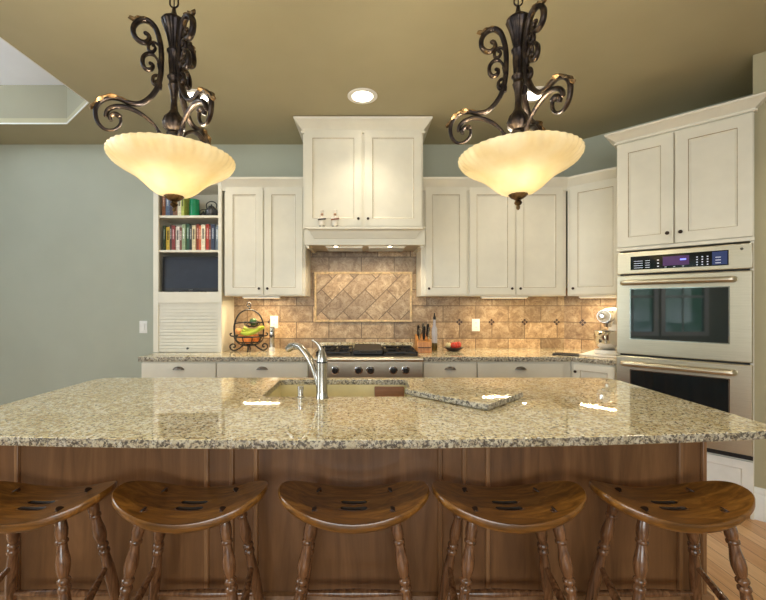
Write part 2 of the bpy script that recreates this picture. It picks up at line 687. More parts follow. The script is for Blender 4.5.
FW = [(-2.4, -1.1), (-0.9, 0.4), (0.6, 1.9)]
LW = [(-2.95, -2.0), (-1.8, -0.85), (-0.4, 1.5)]
wall_with_windows('wall_front', True, -4.2, -4.3, 3.8, FW, 0.7, 2.35)
wall_with_windows('wall_left', False, -4.2, -4.2, YW, LW, 0.7, 2.35)
wi = 0
for horiz, fx, wins in ((True, -4.2, FW), (False, -4.2, LW)):
    for w0, w1 in wins:
        wi += 1
        fr, pn = MB(), MB()
        def bb(mb, a, b, c, d, t0, t1):
            if horiz: mb.box(a, b, fx + t0, fx + t1, c, d)
            else: mb.box(fx + t0, fx + t1, a, b, c, d)
        e = 0.07
        bb(fr, w0 - e, w0 + 0.03, 0.7 - e, 2.35 + e, 0, 0.025); bb(fr, w1 - 0.03, w1 + e, 0.7 - e, 2.35 + e, 0, 0.025)
        bb(fr, w0, w1, 0.7 - e, 0.73, 0, 0.03); bb(fr, w0, w1, 2.32, 2.35 + e, 0, 0.025)
        bb(fr, w0, w1, 1.50, 1.55, -0.06, -0.02); bb(fr, (w0 + w1) / 2 - 0.012, (w0 + w1) / 2 + 0.012, 0.7, 2.35, -0.055, -0.025)
        f = struct(fr.build('window_%d' % wi, M_TRIM, bevel=0.003))
        bb(pn, w0, w1, 0.7, 2.35, -0.05, -0.045)
        pn.build('pane', M_GLASS, f)

# ceiling with the raised well at upper left (its far right corner is cut at 45 degrees)
HX0, HX1, HY0, HY1 = -4.0, -2.131, 0.4, 3.413
CXx, CYy = -2.575, 3.048
ZU = az(85, HY1)
m = MB()
zt = ZC + 0.05
m.box(HX1, 4.0, -4.3, 4.0, ZC, zt)
m.box(-4.3, HX1, HY1, 4.0, ZC, zt)
m.box(-4.3, HX1, -4.3, HY0, ZC, zt)
m.box(-4.3, HX0, HY0, HY1, ZC, zt)
m.prism([(HX1, CYy), (HX1, HY1), (CXx, HY1)], ZC, zt)
struct(m.build('ceiling', W_CEIL))
m = MB()
m.prism([(HX0, HY1), (CXx, HY1), (HX1, CYy), (HX1, HY0), (HX1 + 0.06, HY0), (HX1 + 0.06, CYy + 0.025), (CXx + 0.025, HY1 + 0.06), (HX0, HY1 + 0.06)], zt, ZU)
m.box(HX0 - 0.06, HX0, HY0, HY1 + 0.06, zt, ZU)
m.box(HX0, HX1, HY0 - 0.06, HY0, zt, ZU)
struct(m.build('wall_ceiling_well', W_WELL))
struct(box('ceiling_upper', W_WHITE, -4.3, -2.0, 0.2, 3.7, ZU, ZU + 0.05))
# thin light edge bead around the opening
m = MB()
m.sweep([(HX0, HY1), (CXx, HY1), (HX1, CYy), (HX1, HY0)], [(-0.003, ZC - 0.002), (0.004, ZC - 0.002), (0.004, ZC + 0.008), (-0.003, ZC + 0.008)])
struct(m.build('trim_1', M_TRIM))

BP = [(0, 0), (0.016, 0), (0.016, 0.15), (0.010, 0.16), (0.012, 0.185), (0.004, 0.20), (0, 0.20)]
struct(MB().sweep([(2.432, 2.473), (3.63, 1.275), (3.7, 1.2), (3.7, -4.2)], BP).build('baseboard_right', M_TRIM))
struct(MB().sweep([(-4.2, -4.2), (-4.2, YW), (-2.05, YW)], BP).build('baseboard_left', M_TRIM))
struct(MB().sweep([(3.7, -4.2), (-4.2, -4.2)], BP).build('baseboard_front', M_TRIM))

# ------------------------------------------------------------------ backsplash
ZT = 0.914
BS = 0.012           # tile thickness
XL = -1.40           # left end of the tiled area (right side of the shelf unit)
# object origin sits on a joint (px 459, z of the inserts) so the brick pattern lines up
JX, JZ = ax(459, YW), az(322, YW)
m = MB().box(XL - JX, DG - YW - JX, -BS, 0, ZT - JZ, az(245, YW) - JZ + 0.02)
o = m.build('backsplash', M_TILE, loc=(JX, YW, JZ)); struct(o)
m = MB().box(0, 1.0, -BS, 0, ZT - JZ, 1.50 - JZ)
o = m.build('backsplash_diagonal', M_TILE, loc=(1.94, YW, JZ), rz=R(-45)); struct(o)
px0, px1, pz0, pz1 = ax(315, YW), ax(411.5, YW), az(321.6, YW), az(272.5, YW)
o = MB().box(px0 + 0.01, px1 - 0.01, -BS - 0.006, -BS, pz0 + 0.01, pz1 - 0.01).build('backsplash_panel', M_TILED, loc=(0, YW, 0)); struct(o)
m = MB().rings(px0 - 0.004, px1 + 0.004, pz0 - 0.004, pz1 + 0.004, [(0, -BS), (0, -BS - 0.018), (0.006, -BS - 0.024), (0.018, -BS - 0.020), (0.022, -BS - 0.006)])
m.f.pop(-2); m.m.pop(-2)
o = m.build('trim_2', M_TILEB, loc=(0, YW, 0)); struct(o)
m = MB()
for p in (271, 298 - 0.5, 459, 491, 524, 556):
    if p == 297.5: continue
    X = ax(p, YW)
    for dx, dz in ((0, 1), (0, -1), (1, 0), (-1, 0)):
        m.M = Matrix.Translation((X + dx * 0.019, YW - BS - 0.0015, JZ + dz * 0.019)) @ Matrix.Rotation(R(45), 4, 'Y')
        m.box(-0.010, 0.010, -0.002, 0.002, -0.010, 0.010)
for s in (0.17, 0.487):
    for dx, dz in ((0, 1), (0, -1), (1, 0), (-1, 0)):
        m.M = Matrix.Translation((1.94, YW, JZ)) @ Matrix.Rotation(R(-45), 4, 'Z') @ Matrix.Translation((s + dx * 0.019, -BS - 0.0015, dz * 0.019)) @ Matrix.Rotation(R(45), 4, 'Y')
        m.box(-0.010, 0.010, -0.002, 0.002, -0.010, 0.010)
struct(m.build('trim_3', M_INSERT))


# ------------------------------------------------------------------ cabinets
def knob(parent, x, z, y, r=0.011, mat=None):
    return MB().lathe([(0.005, 0), (0.0045, 0.012), (r, 0.016), (r * 1.05, 0.022), (r * 0.7, 0.027), (0.001, 0.0285)], 16, c=(x, y, z), d=(0, -1, 0)).build('knob', mat or M_BRASSK, parent)


def cab_door(parent, x0, x1, z0, z1, fw=0.062, y=0.0, name='door'):
    m = MB().rings(x0, x1, z0, z1, [(0, y - 0.001), (0, y - 0.019), (0.003, y - 0.021), (fw, y - 0.021), (fw + 0.004, y - 0.015), (fw + 0.010, y - 0.013), (fw + 0.013, y - 0.009)],
                   [0, 0, 0, 1, 0, 0])
    return m.build(name, [M_CAB, M_GLAZE], parent, smooth=20)


def cup_pull(parent, x, z, y):
    m = MB()
    n, k = 14, 6
    v, f = [], []
    for j in range(k + 1):
        b = R(90 * j / k)
        for i in range(n + 1):
            a = R(180 * i / n)
            v.append((x + 0.044 * math.cos(a) * math.cos(b * 0.0 + 0) * (1 - 0.0 * j) * math.sin(b) if j else x, y - 0.024 * math.cos(b) ** 0.8 if j < k else y, z + 0.026 * math.sin(a) * math.sin(b)))
    for j in range(k):
        for i in range(n):
            f.append((j * (n + 1) + i, j * (n + 1) + i + 1, (j + 1) * (n + 1) + i + 1, (j + 1) * (n + 1) + i))
    m.add(v, f)
    m.box(x - 0.047, x + 0.047, y - 0.003, y, z - 0.002, z + 0.004)
    return m.build('handle', M_PULL, parent, smooth=60)


CROWN = [(0, 0), (0.012, 0), (0.016, 0.005), (0.016, 0.016), (0.005, 0.020), (0.007, 0.028), (0.020, 0.045), (0.045, 0.072), (0.060, 0.088), (0.066, 0.092), (0.070, 0.108), (0.0, 0.108)]


def crown(parent, path, z, name='crown_moulding', s=1.0, mat=None, sh=None):
    sh = sh or s
    return MB().sweep(path, [(a * s, z + b * sh) for a, b in CROWN]).build(name, mat or M_CAB, parent, smooth=25)


YU = 3.52
ZU0 = az(296, YU)                      # bottom of wall cabinets
ZU1 = az(188, YU)                      # top of doors
ZCR = az(177, YU - 0.06)               # top of crown


def wall_cabinet(label, pxs, doors, knobs, depth=YW - YU - 0.001, top=None, bottom=None, Y=YU):
    """pxs = outer px limits; doors = list of px pairs"""
    x0, x1 = ax(pxs[0], Y), ax(pxs[1], Y)
    z0 = ZU0 if bottom is None else bottom
    z1 = (ZU1 + 0.012) if top is None else top
    t = thing('wall_cabinet', label, 'cabinet', (x0, Y, z0))
    w, h = x1 - x0, z1 - z0
    box('body', M_CAB, 0, w, 0.0, depth, 0, h, t, bevel=0.002)
    for i, (a, b) in enumerate(doors):
        a, b = ax(a, Y) - x0, ax(b, Y) - x0
        d = cab_door(t, a, b, 0.012, h - 0.014)
        kx = a + 0.03 if knobs[i] == 'l' else b - 0.03
        knob(d, kx, 0.065, -0.021)
    return t


tcab = wall_cabinet('cream wall cabinet with two doors, left of the range hood and beside the bookshelves', (224.5, 305.5), [(226.5, 263.5), (265, 303)], 'rl')
tcab2 = wall_cabinet('narrow single-door cream wall cabinet just right of the range hood', (421, 467.5), [(425, 466.3)], 'l')
tcab3 = wall_cabinet('double-door cream wall cabinet behind the right pendant lamp', (467.5, 566), [(469, 514), (515.5, 562)], 'rl')
# diagonal corner wall cabinet: face starts at the corner and runs towards the ovens
cf = DG - 0.33 / S2
fx0, fy0 = cf - YU, YU
t = thing('corner_wall_cabinet', 'cream wall cabinet set at an angle between the back wall and the ovens', 'cabinet', (fx0, fy0, ZU0), R(-45))
WD = 0.452
MB().prism([(0.002, 0), (WD, 0), (WD, 0.329), (0.135, 0.329)], 0, ZU1 + 0.012 - ZU0).build('body', M_CAB, t)
d = cab_door(t, 0.028, WD - 0.03, 0.012, ZU1 - ZU0 - 0.002)
knob(d, 0.058, 0.065, -0.021)
# crown runs
zc = ZCR - 0.108
c1 = crown(None, [(ax(222.5, YU), YU - 0.001), (ax(305.2, YU), YU - 0.001)], zc, s=0.9, sh=1.0)
tag(c1, 'cream crown moulding along the top of the cabinet left of the hood', 'moulding', 'crown mouldings')
corner = (fx0, YU - 0.001)
ex = fx0 + WD * S2
c2 = crown(None, [(ax(421, YU), YU - 0.001), corner, (ex, YU - 0.001 - WD * S2)], zc, s=0.9, sh=1.0)
tag(c2, 'cream crown moulding that bends at the corner, right of the hood', 'moulding', 'crown mouldings')

# hood cabinet (tall, up to the ceiling) ---------------------------------
YH = 3.33
xh0, xh1 = ax(303, YH), ax(423, YH)
zh0, zh1 = az(228.5, YH), ZC - 0.006
t = thing('hood_cabinet', 'tall cream double-door cabinet above the range reaching the ceiling', 'cabinet', (xh0, YH, zh0))
wh = xh1 - xh0
ztop = az(128, YH) - zh0
box('body', M_CAB, 0, wh, 0, YW - YH - 0.001, 0, zh1 - zh0 - 0.01, t, bevel=0.002)
for a, b, k in ((305, 362, 'r'), (364.5, 421.5, 'l')):
    d = cab_door(t, ax(a, YH) - xh0, ax(b, YH) - xh0, 0.014, az(131, YH) - zh0, 0.066)
    kx = ax(b, YH) - xh0 - 0.03 if k == 'r' else ax(a, YH) - xh0 + 0.03
    knob(d, kx, 0.075, -0.021)
zcr = zh1 - zh0
MB().sweep([(0, YW - YH - 0.01), (0, -0.001), (wh, -0.001), (wh, YW - YH - 0.01)], [(a * 1.0, zcr - 0.115 + b * 1.05) for a, b in CROWN]).build('crown', M_CAB, t, smooth=25)

# hood mantel -------------------------------------------------------------
t = thing('range_hood', 'cream wooden mantel hood with steel underside and two lamps above the range', 'range hood', (0, YH, az(245, YH - 0.03)))
zb = az(245, YH - 0.03)
hL, hR = ax(304.5, YH - 0.03), ax(425, YH - 0.03)
hz = zh0 - zb - 0.001
m = MB()
m.box(hL, hR, -0.03, -0.005, 0, hz)                 # face board
m.box(hL, hL + 0.03, -0.005, YW - YH - 0.001, 0, hz)  # sides
m.box(hR - 0.03, hR, -0.005, YW - YH - 0.001, 0, hz)
m.build('mantel_board', M_CAB, t, bevel=0.002)
m = MB()   # moulding that steps out towards its top, tapering in at both ends
prof = [(0.0, 0.045), (0.010, 0.048), (0.016, 0.062), (0.030, 0.078), (0.036, 0.092), (0.052, 0.104), (0.060, 0.106), (0.060, 0.122), (0.0, 0.122)]
hm = hz
prof = [(a, b / 0.122 * hm) for a, b in prof]
ml, mr = hL + 0.085, hR - 0.085
m.sweep([(ml, -0.029), (ml + 0.0001, -0.030), (mr, -0.030), (mr, -0.029)], prof)
m.build('mantel_moulding', M_CAB, t, smooth=25)
box('ledge', M_CAB, hL - 0.004, hR + 0.004, -0.075, -0.022, hz - 0.012, hz, t, bevel=0.003)
for x in (hL + 0.012, hR - 0.012 - 0.02):
    MB().prism([(x, 0.0), (x + 0.02, 0.0), (x + 0.02, 0.03), (x, 0.03)], -0.022, 0).build('corner_block', M_CAB, t)
m = MB()
zl = 0.006
m.box(hL + 0.031, hR - 0.031, -0.004, 0.40, zl, zl + 0.03)
m.build('steel_liner', M_SS, t, bevel=0.003)
for i in range(2):
    m = MB()
    a = hL + 0.16 + i * 0.37
    m.box(a, a + 0.33, 0.09, 0.36, zl - 0.004, zl)
    for k in range(7):
        m.box(a + 0.01, a + 0.32, 0.10 + k * 0.037, 0.118 + k * 0.037, zl - 0.010, zl - 0.004)
    m.build('baffle_filter', M_SS, t)
for p in (336, 390):
    X = ax(p, YH + 0.05)
    l = MB().lathe([(0.026, 0), (0.026, 0.006), (0.018, 0.008)], 20, c=(X, 0.05, zl), d=(0, 0, -1)).build('lamp', M_CHROME, t)
    MB().lathe([(0.017, 0), (0.015, 0.003)], 16, c=(X, 0.05, zl - 0.008), d=(0, 0, -1)).build('bulb', M_LED, l)
    d = bpy.data.lights.new('hood_spot', 'SPOT'); d.energy = 9; d.color = (1.0, 0.82, 0.58); d.spot_size = R(130); d.spot_blend = 0.6; d.shadow_soft_size = 0.02
    lo = bpy.data.objects.new('hood_spot', d); col.objects.link(lo); lo.location = (X, 0.05, zl - 0.03); lo.parent = t
    lo.rotation_euler = (R(22), 0, 0)

# shelf unit with roll-down door -----------------------------------------
xs0, xs1 = ax(154.5, YU), ax(222.3, YU)
zs0 = ZT + 0.001
t = thing('bookshelf_cabinet', 'tall cream open-shelf cabinet with roll-down slatted door on the left counter', 'cabinet', (xs0, YU, zs0))
ws = xs1 - xs0
dp = YW - YU - 0.001
sl, sr = 0.045, 0.030
H = ZCR - 0.03 - zs0
m = MB()
m.box(0, 0.018, 0, dp, 0, H); m.box(ws - 0.018, ws, 0, dp, 0, H); m.box(0.018, ws - 0.018, dp - 0.008, dp, 0, H)
m.box(0.018, ws - 0.018, 0.0, dp - 0.008, H - 0.02, H)
m.build('carcass', M_CAB, t)
zr1, zr0 = az(292, YU) - zs0, az(303, YU) - zs0
m = MB()
m.box(-0.001, sl, -0.02, 0, 0, H); m.box(ws - sr, ws + 0.001, -0.02, 0, 0, H)
m.box(sl, ws - sr, -0.02, 0, zr0, zr1); m.box(sl, ws - sr, -0.02, 0, H - 0.016, H)
m.box(sl, ws - sr, 0, dp - 0.01, zr0 + 0.01, zr1)
m.build('face_frame', M_CAB, t, bevel=0.0015)
zshA, zshB = az(215.5, YU) - zs0, az(250, YU) - zs0      # two shelves
for z in (zshA, zshB):
    box('shelf', M_CAB, sl - 0.02, ws - sr + 0.02, -0.004, dp - 0.009, z - 0.020, z, t, bevel=0.0015)
m = MB()
nsl = 15
for k in range(nsl):
    z0_, z1_ = zr0 * k / nsl, zr0 * (k + 1) / nsl
    m.box(sl, ws - sr, -0.012, 0.001, z0_ + 0.0045, z1_ - 0.0010)
m.box(sl, ws - sr, 0.001, 0.006, 0, zr0)
tb = m.build('roll_down_door', M_CAB, t, smooth=3)
knob(tb, (ws) / 2 + 0.005, 0.035, -0.012, 0.009)
MB().sweep([(-0.001, dp), (-0.001, -0.021), (ws + 0.001, -0.021)], [(a * 0.7, ZCR - 0.03 - zs0 + b * 0.28) for a, b in CROWN]).build('crown', M_CAB, t, smooth=25)
SHELF_A, SHELF_B, SHELF_C = zs0 + zshA, zs0 + zshB, zs0 + zr1
sx0, sx1 = xs0 + sl, xs1 - sr

# oven tower --------------------------------------------------------------
CO = 4.86
ox, oy = CO * 0.638 / 1.638, CO / 1.638
OW = 0.734
t = thing('oven_cabinet', 'tall cream cabinet built around the double wall ovens with two upper doors', 'cabinet', (ox, oy, 0), R(-45))
zo_bot, zo_top = 0.372, az(253.5, oy)
zl0 = az(252, oy)
zd1 = az(147, oy)
dpo = (DG - CO) * S2 - 0.02
m = MB()
m.box(0, 0.018, 0, dpo, 0.0, zd1 + 0.06); m.box(OW - 0.018, OW, 0, dpo, 0.0, zd1 + 0.06)
m.box(0.018, OW - 0.018, 0, dpo, zl0 + 0.0, zd1 + 0.06)
m.box(0.018, OW - 0.018, 0, dpo, 0.08, zo_bot - 0.005)
m.box(0.018, OW - 0.018, dpo - 0.02, dpo, zo_bot, zl0)
m.build('body', M_CAB, t, bevel=0.002)
box('rail', M_CAB, -0.002, OW + 0.002, -0.018, 0, zl0, zl0 + 0.024, t, bevel=0.003)
zz0 = zl0 + 0.028
for a, b, k in ((0.004, OW * 0.462, 'r'), (OW * 0.462 + 0.008, OW - 0.004, 'l')):
    d = cab_door(t, a, b, zz0, zd1, 0.07)
    knob(d, b - 0.032 if k == 'r' else a + 0.032, zz0 + 0.07, -0.021, 0.012)
m = MB().rings(0.004, OW - 0.004, 0.10, zo_bot - 0.012, [(0, -0.001), (0, -0.020), (0.05, -0.020), (0.056, -0.012)])
m.build('lower_panel', M_TRIM, t)
zct = az(133.3, oy - 0.03)
MB().sweep([(0, dpo - 0.1), (0, -0.001), (OW, -0.001), (OW, dpo - 0.1)], [(a * 1.0, zd1 + 0.012 + b / 0.108 * (zct - zd1 - 0.012)) for a, b in CROWN]).build('crown', M_CAB, t, smooth=25)

# double oven
t = thing('double_wall_oven', 'stainless steel double wall oven with black control panel and bar handles', 'oven', (ox, oy, zo_bot), R(-45))
HO = zo_top - zo_bot - 0.006
fw0, fw1 = 0.004, OW - 0.004
zg = 0.970 - zo_bot                    # gap between doors
zcp = az(276, oy) - zo_bot              # bottom of control panel
box('case', M_BLACK, 0.022, OW - 0.022, 0.0, 0.55, 0.0, HO, t)
c = MB().box(fw0, fw1, -0.030, -0.001, zcp + 0.008, HO + 0.004).build('control_panel', M_SS, t, bevel=0.006)
cg0, cg1 = 0.092, OW - 0.115
box('display_glass', M_GLOSSB, cg0, cg1, -0.033, -0.030, zcp + 0.036, HO - 0.030, c, bevel=0.001)
hh0, hh1 = zcp + 0.036, HO - 0.030
hm_ = (hh0 + hh1) / 2
MVIO = emit('violet_display', (110, 50, 130), 0.35, (30, 12, 40))
MBLU = emit('blue_display', (60, 90, 170), 0.2, (20, 30, 60))
MTXT = emit('white_legend', (200, 205, 225), 0.5, (200, 200, 210))
w_ = cg1 - cg0
box('display', MVIO, cg0 + w_ * 0.36, cg0 + w_ * 0.63, -0.0336, -0.033, hh0 + 0.018, hh1 - 0.016, c)
box('touch_pad', MBLU, cg0 + w_ * 0.85, cg1 - 0.006, -0.0336, -0.033, hh0 + 0.006, hh1 - 0.006, c)
m = MB()
def bar(x, z, w, h=0.003):
    m.box(cg0 + w_ * x, cg0 + w_ * (x + w), -0.0338, -0.0330, z, z + h)
for k in range(4):
    bar(0.04, hh0 + 0.012 + k * 0.016, 0.10); bar(0.17, hh0 + 0.012 + k * 0.016, 0.05)
for k in range(3): bar(0.30, hh0 + 0.014 + k * 0.022, 0.02, 0.006)
for k in range(4):
    for j in range(3): bar(0.70 + j * 0.05, hh0 + 0.010 + k * 0.017, 0.015, 0.006)
for k in range(3): bar(0.88, hh0 + 0.016 + k * 0.018, 0.05, 0.004)
for k in range(3): bar(0.38 + k * 0.09, hh0 + 0.008, 0.02)
m.build('button_marks', MTXT, c)
m = MB(); bar(0.54, hm_ + 0.002, 0.06, 0.010)
m.build('clock', emit('clock_blue', (120, 130, 255), 2.2, (60, 60, 120)), c)
MB().lathe([(0.009, 0), (0.008, 0.002)], 14, c=(OW - 0.055, -0.030, HO - 0.03), d=(0, -1, 0)).build('badge', M_CHROME, c)


def oven_door(z0, z1):
    d = MB().rings(fw0, fw1, z0, z1, [(0, -0.002), (0, -0.034), (0.006, -0.040), (0.07, -0.040)]).build('oven_door', M_SS, t, bevel=0.0)
    H_ = z1 - z0
    wx0, wx1, wz0, wz1 = 0.095, OW - 0.115, z0 + 0.115, z1 - 0.10
    MB().rings(wx0 - 0.006, wx1 + 0.006, wz0 - 0.006, wz1 + 0.006, [(0, -0.039), (0, -0.043), (0.006, -0.043), (0.008, -0.041)]).build('window_rim', M_CHROME, d)
    box('window', M_OVENG, wx0, wx1, -0.0425, -0.0405, wz0, wz1, d)
    hz_ = z1 - 0.052
    pts = [(0.05, -0.052, hz_), (0.055, -0.070, hz_), (0.09, -0.082, hz_), (OW / 2, -0.086, hz_), (OW - 0.13, -0.082, hz_), (OW - 0.095, -0.070, hz_), (OW - 0.09, -0.052, hz_)]
    h = MB().tube(smooth_pts(pts, 6), 0.019, 16)
    h.cyl((0.05, -0.040, hz_), (0.05, -0.060, hz_), 0.012); h.cyl((OW - 0.09, -0.040, hz_), (OW - 0.09, -0.060, hz_), 0.012)
    h.build('handle', M_SS, d, smooth=60)


oven_door(zg + 0.006, zcp - 0.004)
oven_door(0.03, zg - 0.008)
box('bottom_trim', M_BLACK, fw0, fw1, -0.022, -0.001, 0.0, 0.024, t)

# ------------------------------------------------------------------ base cabinets, counters
YB = 3.235           # base door faces
YC = 3.205           # counter front
ZB = ZT - 0.04


def base_cabinet(label, p0, p1, Y=YB, pulls=1, rz=0, name='base_cabinet'):
    x0, x1 = ax(p0, Y - 0.02), ax(p1, Y - 0.02)
    t = thing(name, label, 'cabinet', (x0, Y, 0), rz)
    w = x1 - x0
    box('body', M_CAB, 0, w, 0, YW - Y - 0.002, 0.1, ZB - 0.001, t)
    box('plinth', M_BLACK, 0.0, w, 0.06, YW - Y - 0.1, 0.0, 0.1, t)
    zt_ = ZB - 0.014
    if p1 == 572: w -= 0.068
    m = MB().rings(0.003, w - 0.003, zt_ - 0.165, zt_, [(0, -0.001), (0, -0.018), (0.003, -0.020), (0.006, -0.020)])
    d = m.build('drawer', M_CAB, t)
    cup_pull(d, w * (0.5 if pulls == 1 else 0.5), zt_ - 0.052, -0.020)
    dn = max(1, round(w / 0.45))
    for k in range(dn):
        dd = cab_door(t, 0.003 + k * w / dn, (k + 1) * w / dn - 0.003, 0.11, zt_ - 0.171)
        knob(dd, (0.003 + k * w / dn + 0.03) if k else (w / dn - 0.035), zt_ - 0.23, -0.021)
    return t


base_cabinet('cream base cabinet at the left end of the back counter, under the slatted door', 141, 216)
base_cabinet('wide cream base cabinet between the range and the left end cabinet', 216.5, 308)
base_cabinet('narrow cream base cabinet directly right of the range', 423.5, 477)
base_cabinet('wide cream base cabinet under the counter outlet, left of the corner', 477.5, 572)
# diagonal corner base cabinet
cb = 4.92
bx0 = cb - YB
t = thing('corner_base_cabinet', 'cream base cabinet with an angled door beside the ovens, under the mixer', 'cabinet', (bx0, YB, 0), R(-45))
WB = 0.330
m = MB().prism([(0.004, 0.0), (WB, 0), (WB, 0.595), (0.26, 0.595), (0.004, 0.03)], 0.1, ZB - 0.001)
m.build('body', M_CAB, t)
d = cab_door(t, 0.025, WB - 0.012, 0.11, ZB - 0.014, 0.05)
knob(d, 0.045, ZB - 0.075, -0.021)
box('plinth', M_BLACK, 0.1, WB - 0.01, 0.06, 0.3, 0, 0.1, t)


# counters
xcl = ax(138, YC)
xr0, xr1 = ax(309, 3.17), ax(422.5, 3.17)
o = slab('countertop', M_GRANITE, [(xcl, YC), (xr0 - 0.003, YC), (xr0 - 0.003, YW - 0.001), (xcl, YW - 0.001)], [], ZB, ZT)
tag(o, 'speckled granite countertop along the back wall, left of the range', 'countertop', 'granite countertops')
cc = 4.885
kx = cc - YC
# diagonal end stops at the oven cabinet's left side
u0 = Vector((ox, oy)) + Vector((S2, S2)) * 0.02 - Vector((S2, -S2)) * 0.004
dirn = Vector((S2, S2))
uA = Vector((ox, oy)) - Vector((S2, -S2)) * 0.004
sA = (cc - (uA.x + uA.y)) / (2 * S2)
sB = (DG - 0.004 - (uA.x + uA.y)) / (2 * S2)
pA, pB = uA + dirn * sA, uA + dirn * sB
o = slab('countertop', M_GRANITE, [(xr1 + 0.003, YC), (kx, YC), (pA.x, pA.y), (pB.x, pB.y), (1.938, YW - 0.001), (xr1 + 0.003, YW - 0.001)], [], ZB, ZT)
tag(o, 'speckled granite countertop bending towards the ovens, right of the range', 'countertop', 'granite countertops')

# ------------------------------------------------------------------ range
t = thing('gas_range', 'stainless steel gas range with black grates and five knobs under the hood', 'range', (xr0, 3.17, 0))
wr = xr1 - xr0
dr = YW - 3.17 - 0.06
ZR = 0.905
box('body', M_SS, 0.003, wr - 0.003, 0.02, dr, 0.08, ZR - 0.003, t)
box('toe_kick', M_BLACK, 0.01, wr - 0.01, 0.06, dr - 0.05, 0.0, 0.08, t)
m = MB().box(0.0, wr, -0.03, dr, ZR - 0.003, ZR + 0.012)
m.cyl((0.0, -0.03, ZR - 0.004), (wr, -0.03, ZR - 0.004), 0.017, n=16)
m.build('cooktop', M_SS, t, bevel=0.002)
cp = box('control_panel', M_SS, 0.0, wr, -0.012, 0.019, ZR - 0.16, ZR - 0.022, t, bevel=0.003)
for p in (335, 358.5, 370.4, 393.6, 406):
    X = ax(p, 3.13) - xr0
    k = MB().lathe([(0.034, 0), (0.034, 0.008), (0.029, 0.012)], 28, c=(X, -0.012, ZR - 0.092), d=(0, -1, 0)).build('bezel', M_CHROME, cp)
    m = MB().lathe([(0.020, 0), (0.023, 0.004), (0.022, 0.024), (0.018, 0.028), (0.001, 0.029)], 24, c=(X, -0.021, ZR - 0.092), d=(0, -1, 0))
    m.box(X - 0.005, X + 0.005, -0.058, -0.045, ZR - 0.112, ZR - 0.072)
    m.build('knob', M_BLACK, cp)
MB().rings(0.01, wr - 0.01, 0.14, ZR - 0.17, [(0, 0.018), (0, -0.012), (0.1, -0.012), (0.105, -0.008)]).build('oven_door', M_SS, t)
MB().tube([(0.06, -0.02, ZR - 0.22), (0.06, -0.055, ZR - 0.22), (wr - 0.06, -0.055, ZR - 0.22), (wr - 0.06, -0.02, ZR - 0.22)], 0.012, 12).build('handle', M_CHROME, t)
box('burner_tray', M_BLACK, 0.045, wr - 0.03, 0.05, dr - 0.03, ZR + 0.0125, ZR + 0.016, t)


def grate(x0, x1):
    m = MB()
    z0, z1 = ZR + 0.034, ZR + 0.046
    for x in (x0, x1 - 0.012): m.box(x, x + 0.012, 0.06, dr - 0.04, z0, z1)
    for y in (0.06, (0.06 + dr - 0.04) / 2 - 0.006, dr - 0.052): m.box(x0, x1, y, y + 0.012, z0, z1)
    for cy in (0.06 + (dr - 0.1) * 0.25, 0.06 + (dr - 0.1) * 0.75):
        cx = (x0 + x1) / 2
        for k in range(8):
            a = k * PI / 4 + PI / 8
            m.M = Matrix.Translation((cx, cy, 0)) @ Matrix.Rotation(a, 4, 'Z')
            m.box(0.03, 0.115, -0.005, 0.005, z0 + 0.002, z1 + 0.005)
        m.M = Matrix.Identity(4)
        m.lathe([(0.042, ZR + 0.017), (0.042, ZR + 0.024), (0.028, ZR + 0.03), (0.001, ZR + 0.031)], 20, c=(cx, cy, 0))
    for x in (x0, x1 - 0.012):
        for y in (0.06, dr - 0.052): m.box(x, x + 0.012, y, y + 0.012, ZR + 0.017, z0)
    m.build('grate', M_BLACK, t)


gx = [0.05, 0.35, 0.61, wr - 0.03]
grate(gx[0], gx[1] - 0.01); grate(gx[2], gx[3])
m = MB()
m.box(gx[1] + 0.0, gx[2] - 0.01, 0.06, dr - 0.05, ZR + 0.017, ZR + 0.062)
m.build('griddle_cover', M_BLACK, t, bevel=0.012)
MB().tube([(gx[1] + 0.06, 0.05, ZR + 0.045), (gx[1] + 0.06, 0.02, ZR + 0.05), (gx[2] - 0.07, 0.02, ZR + 0.05), (gx[2] - 0.07, 0.05, ZR + 0.045)], 0.006, 8).build('griddle_handle', M_BLACK, t)
o = box('granite_upstand', M_GRANITE, xr0, xr1, YW - 0.058, YW - BS - 0.001, ZT - 0.02, 0.975, bevel=0.003)
tag(o, 'low granite ledge on the wall directly behind the range', 'ledge')

# ------------------------------------------------------------------ island
YP = 1.53
ibx0, ibx1 = -1.43, ax(706, YP)
t = thing('kitchen_island', 'stained brown wood panelled island base under the large granite top', 'kitchen island', (0, YP, 0))
IH = ZT - 0.031
m = MB()
m.box(ibx0, ibx1, 0, 0.02, 0.0, IH); m.box(ibx0, ibx0 + 0.02, 0.02, 0.735, 0, IH); m.box(ibx1 - 0.02, ibx1, 0.02, 0.735, 0, IH)
m.box(ibx0 + 0.02, ibx1 - 0.02, 0.717, 0.735, 0, IH); m.box(ibx0 + 0.02, ibx1 - 0.02, 0.02, 0.68, 0.02, 0.04)
m.build('panelling', M_ISLAND, t)
for p in (-5.5, 18, 207, 232, 256, 440, 464, 487.5, 679.5, 703):
    X = ax(p, YP)
    m = MB().add([(X - 0.011, 0, 0.2), (X - 0.007, -0.010, 0.2), (X + 0.007, -0.010, 0.2), (X + 0.011, 0, 0.2),
                  (X - 0.011, 0, IH), (X - 0.007, -0.010, IH), (X + 0.007, -0.010, IH), (X + 0.011, 0, IH)],
                 [(0, 1, 5, 4), (1, 2, 6, 5), (2, 3, 7, 6), (0, 3, 2, 1), (4, 5, 6, 7), (0, 4, 7, 3)])
    m.build('bead', M_ISLAND2, t, bevel=0.002)
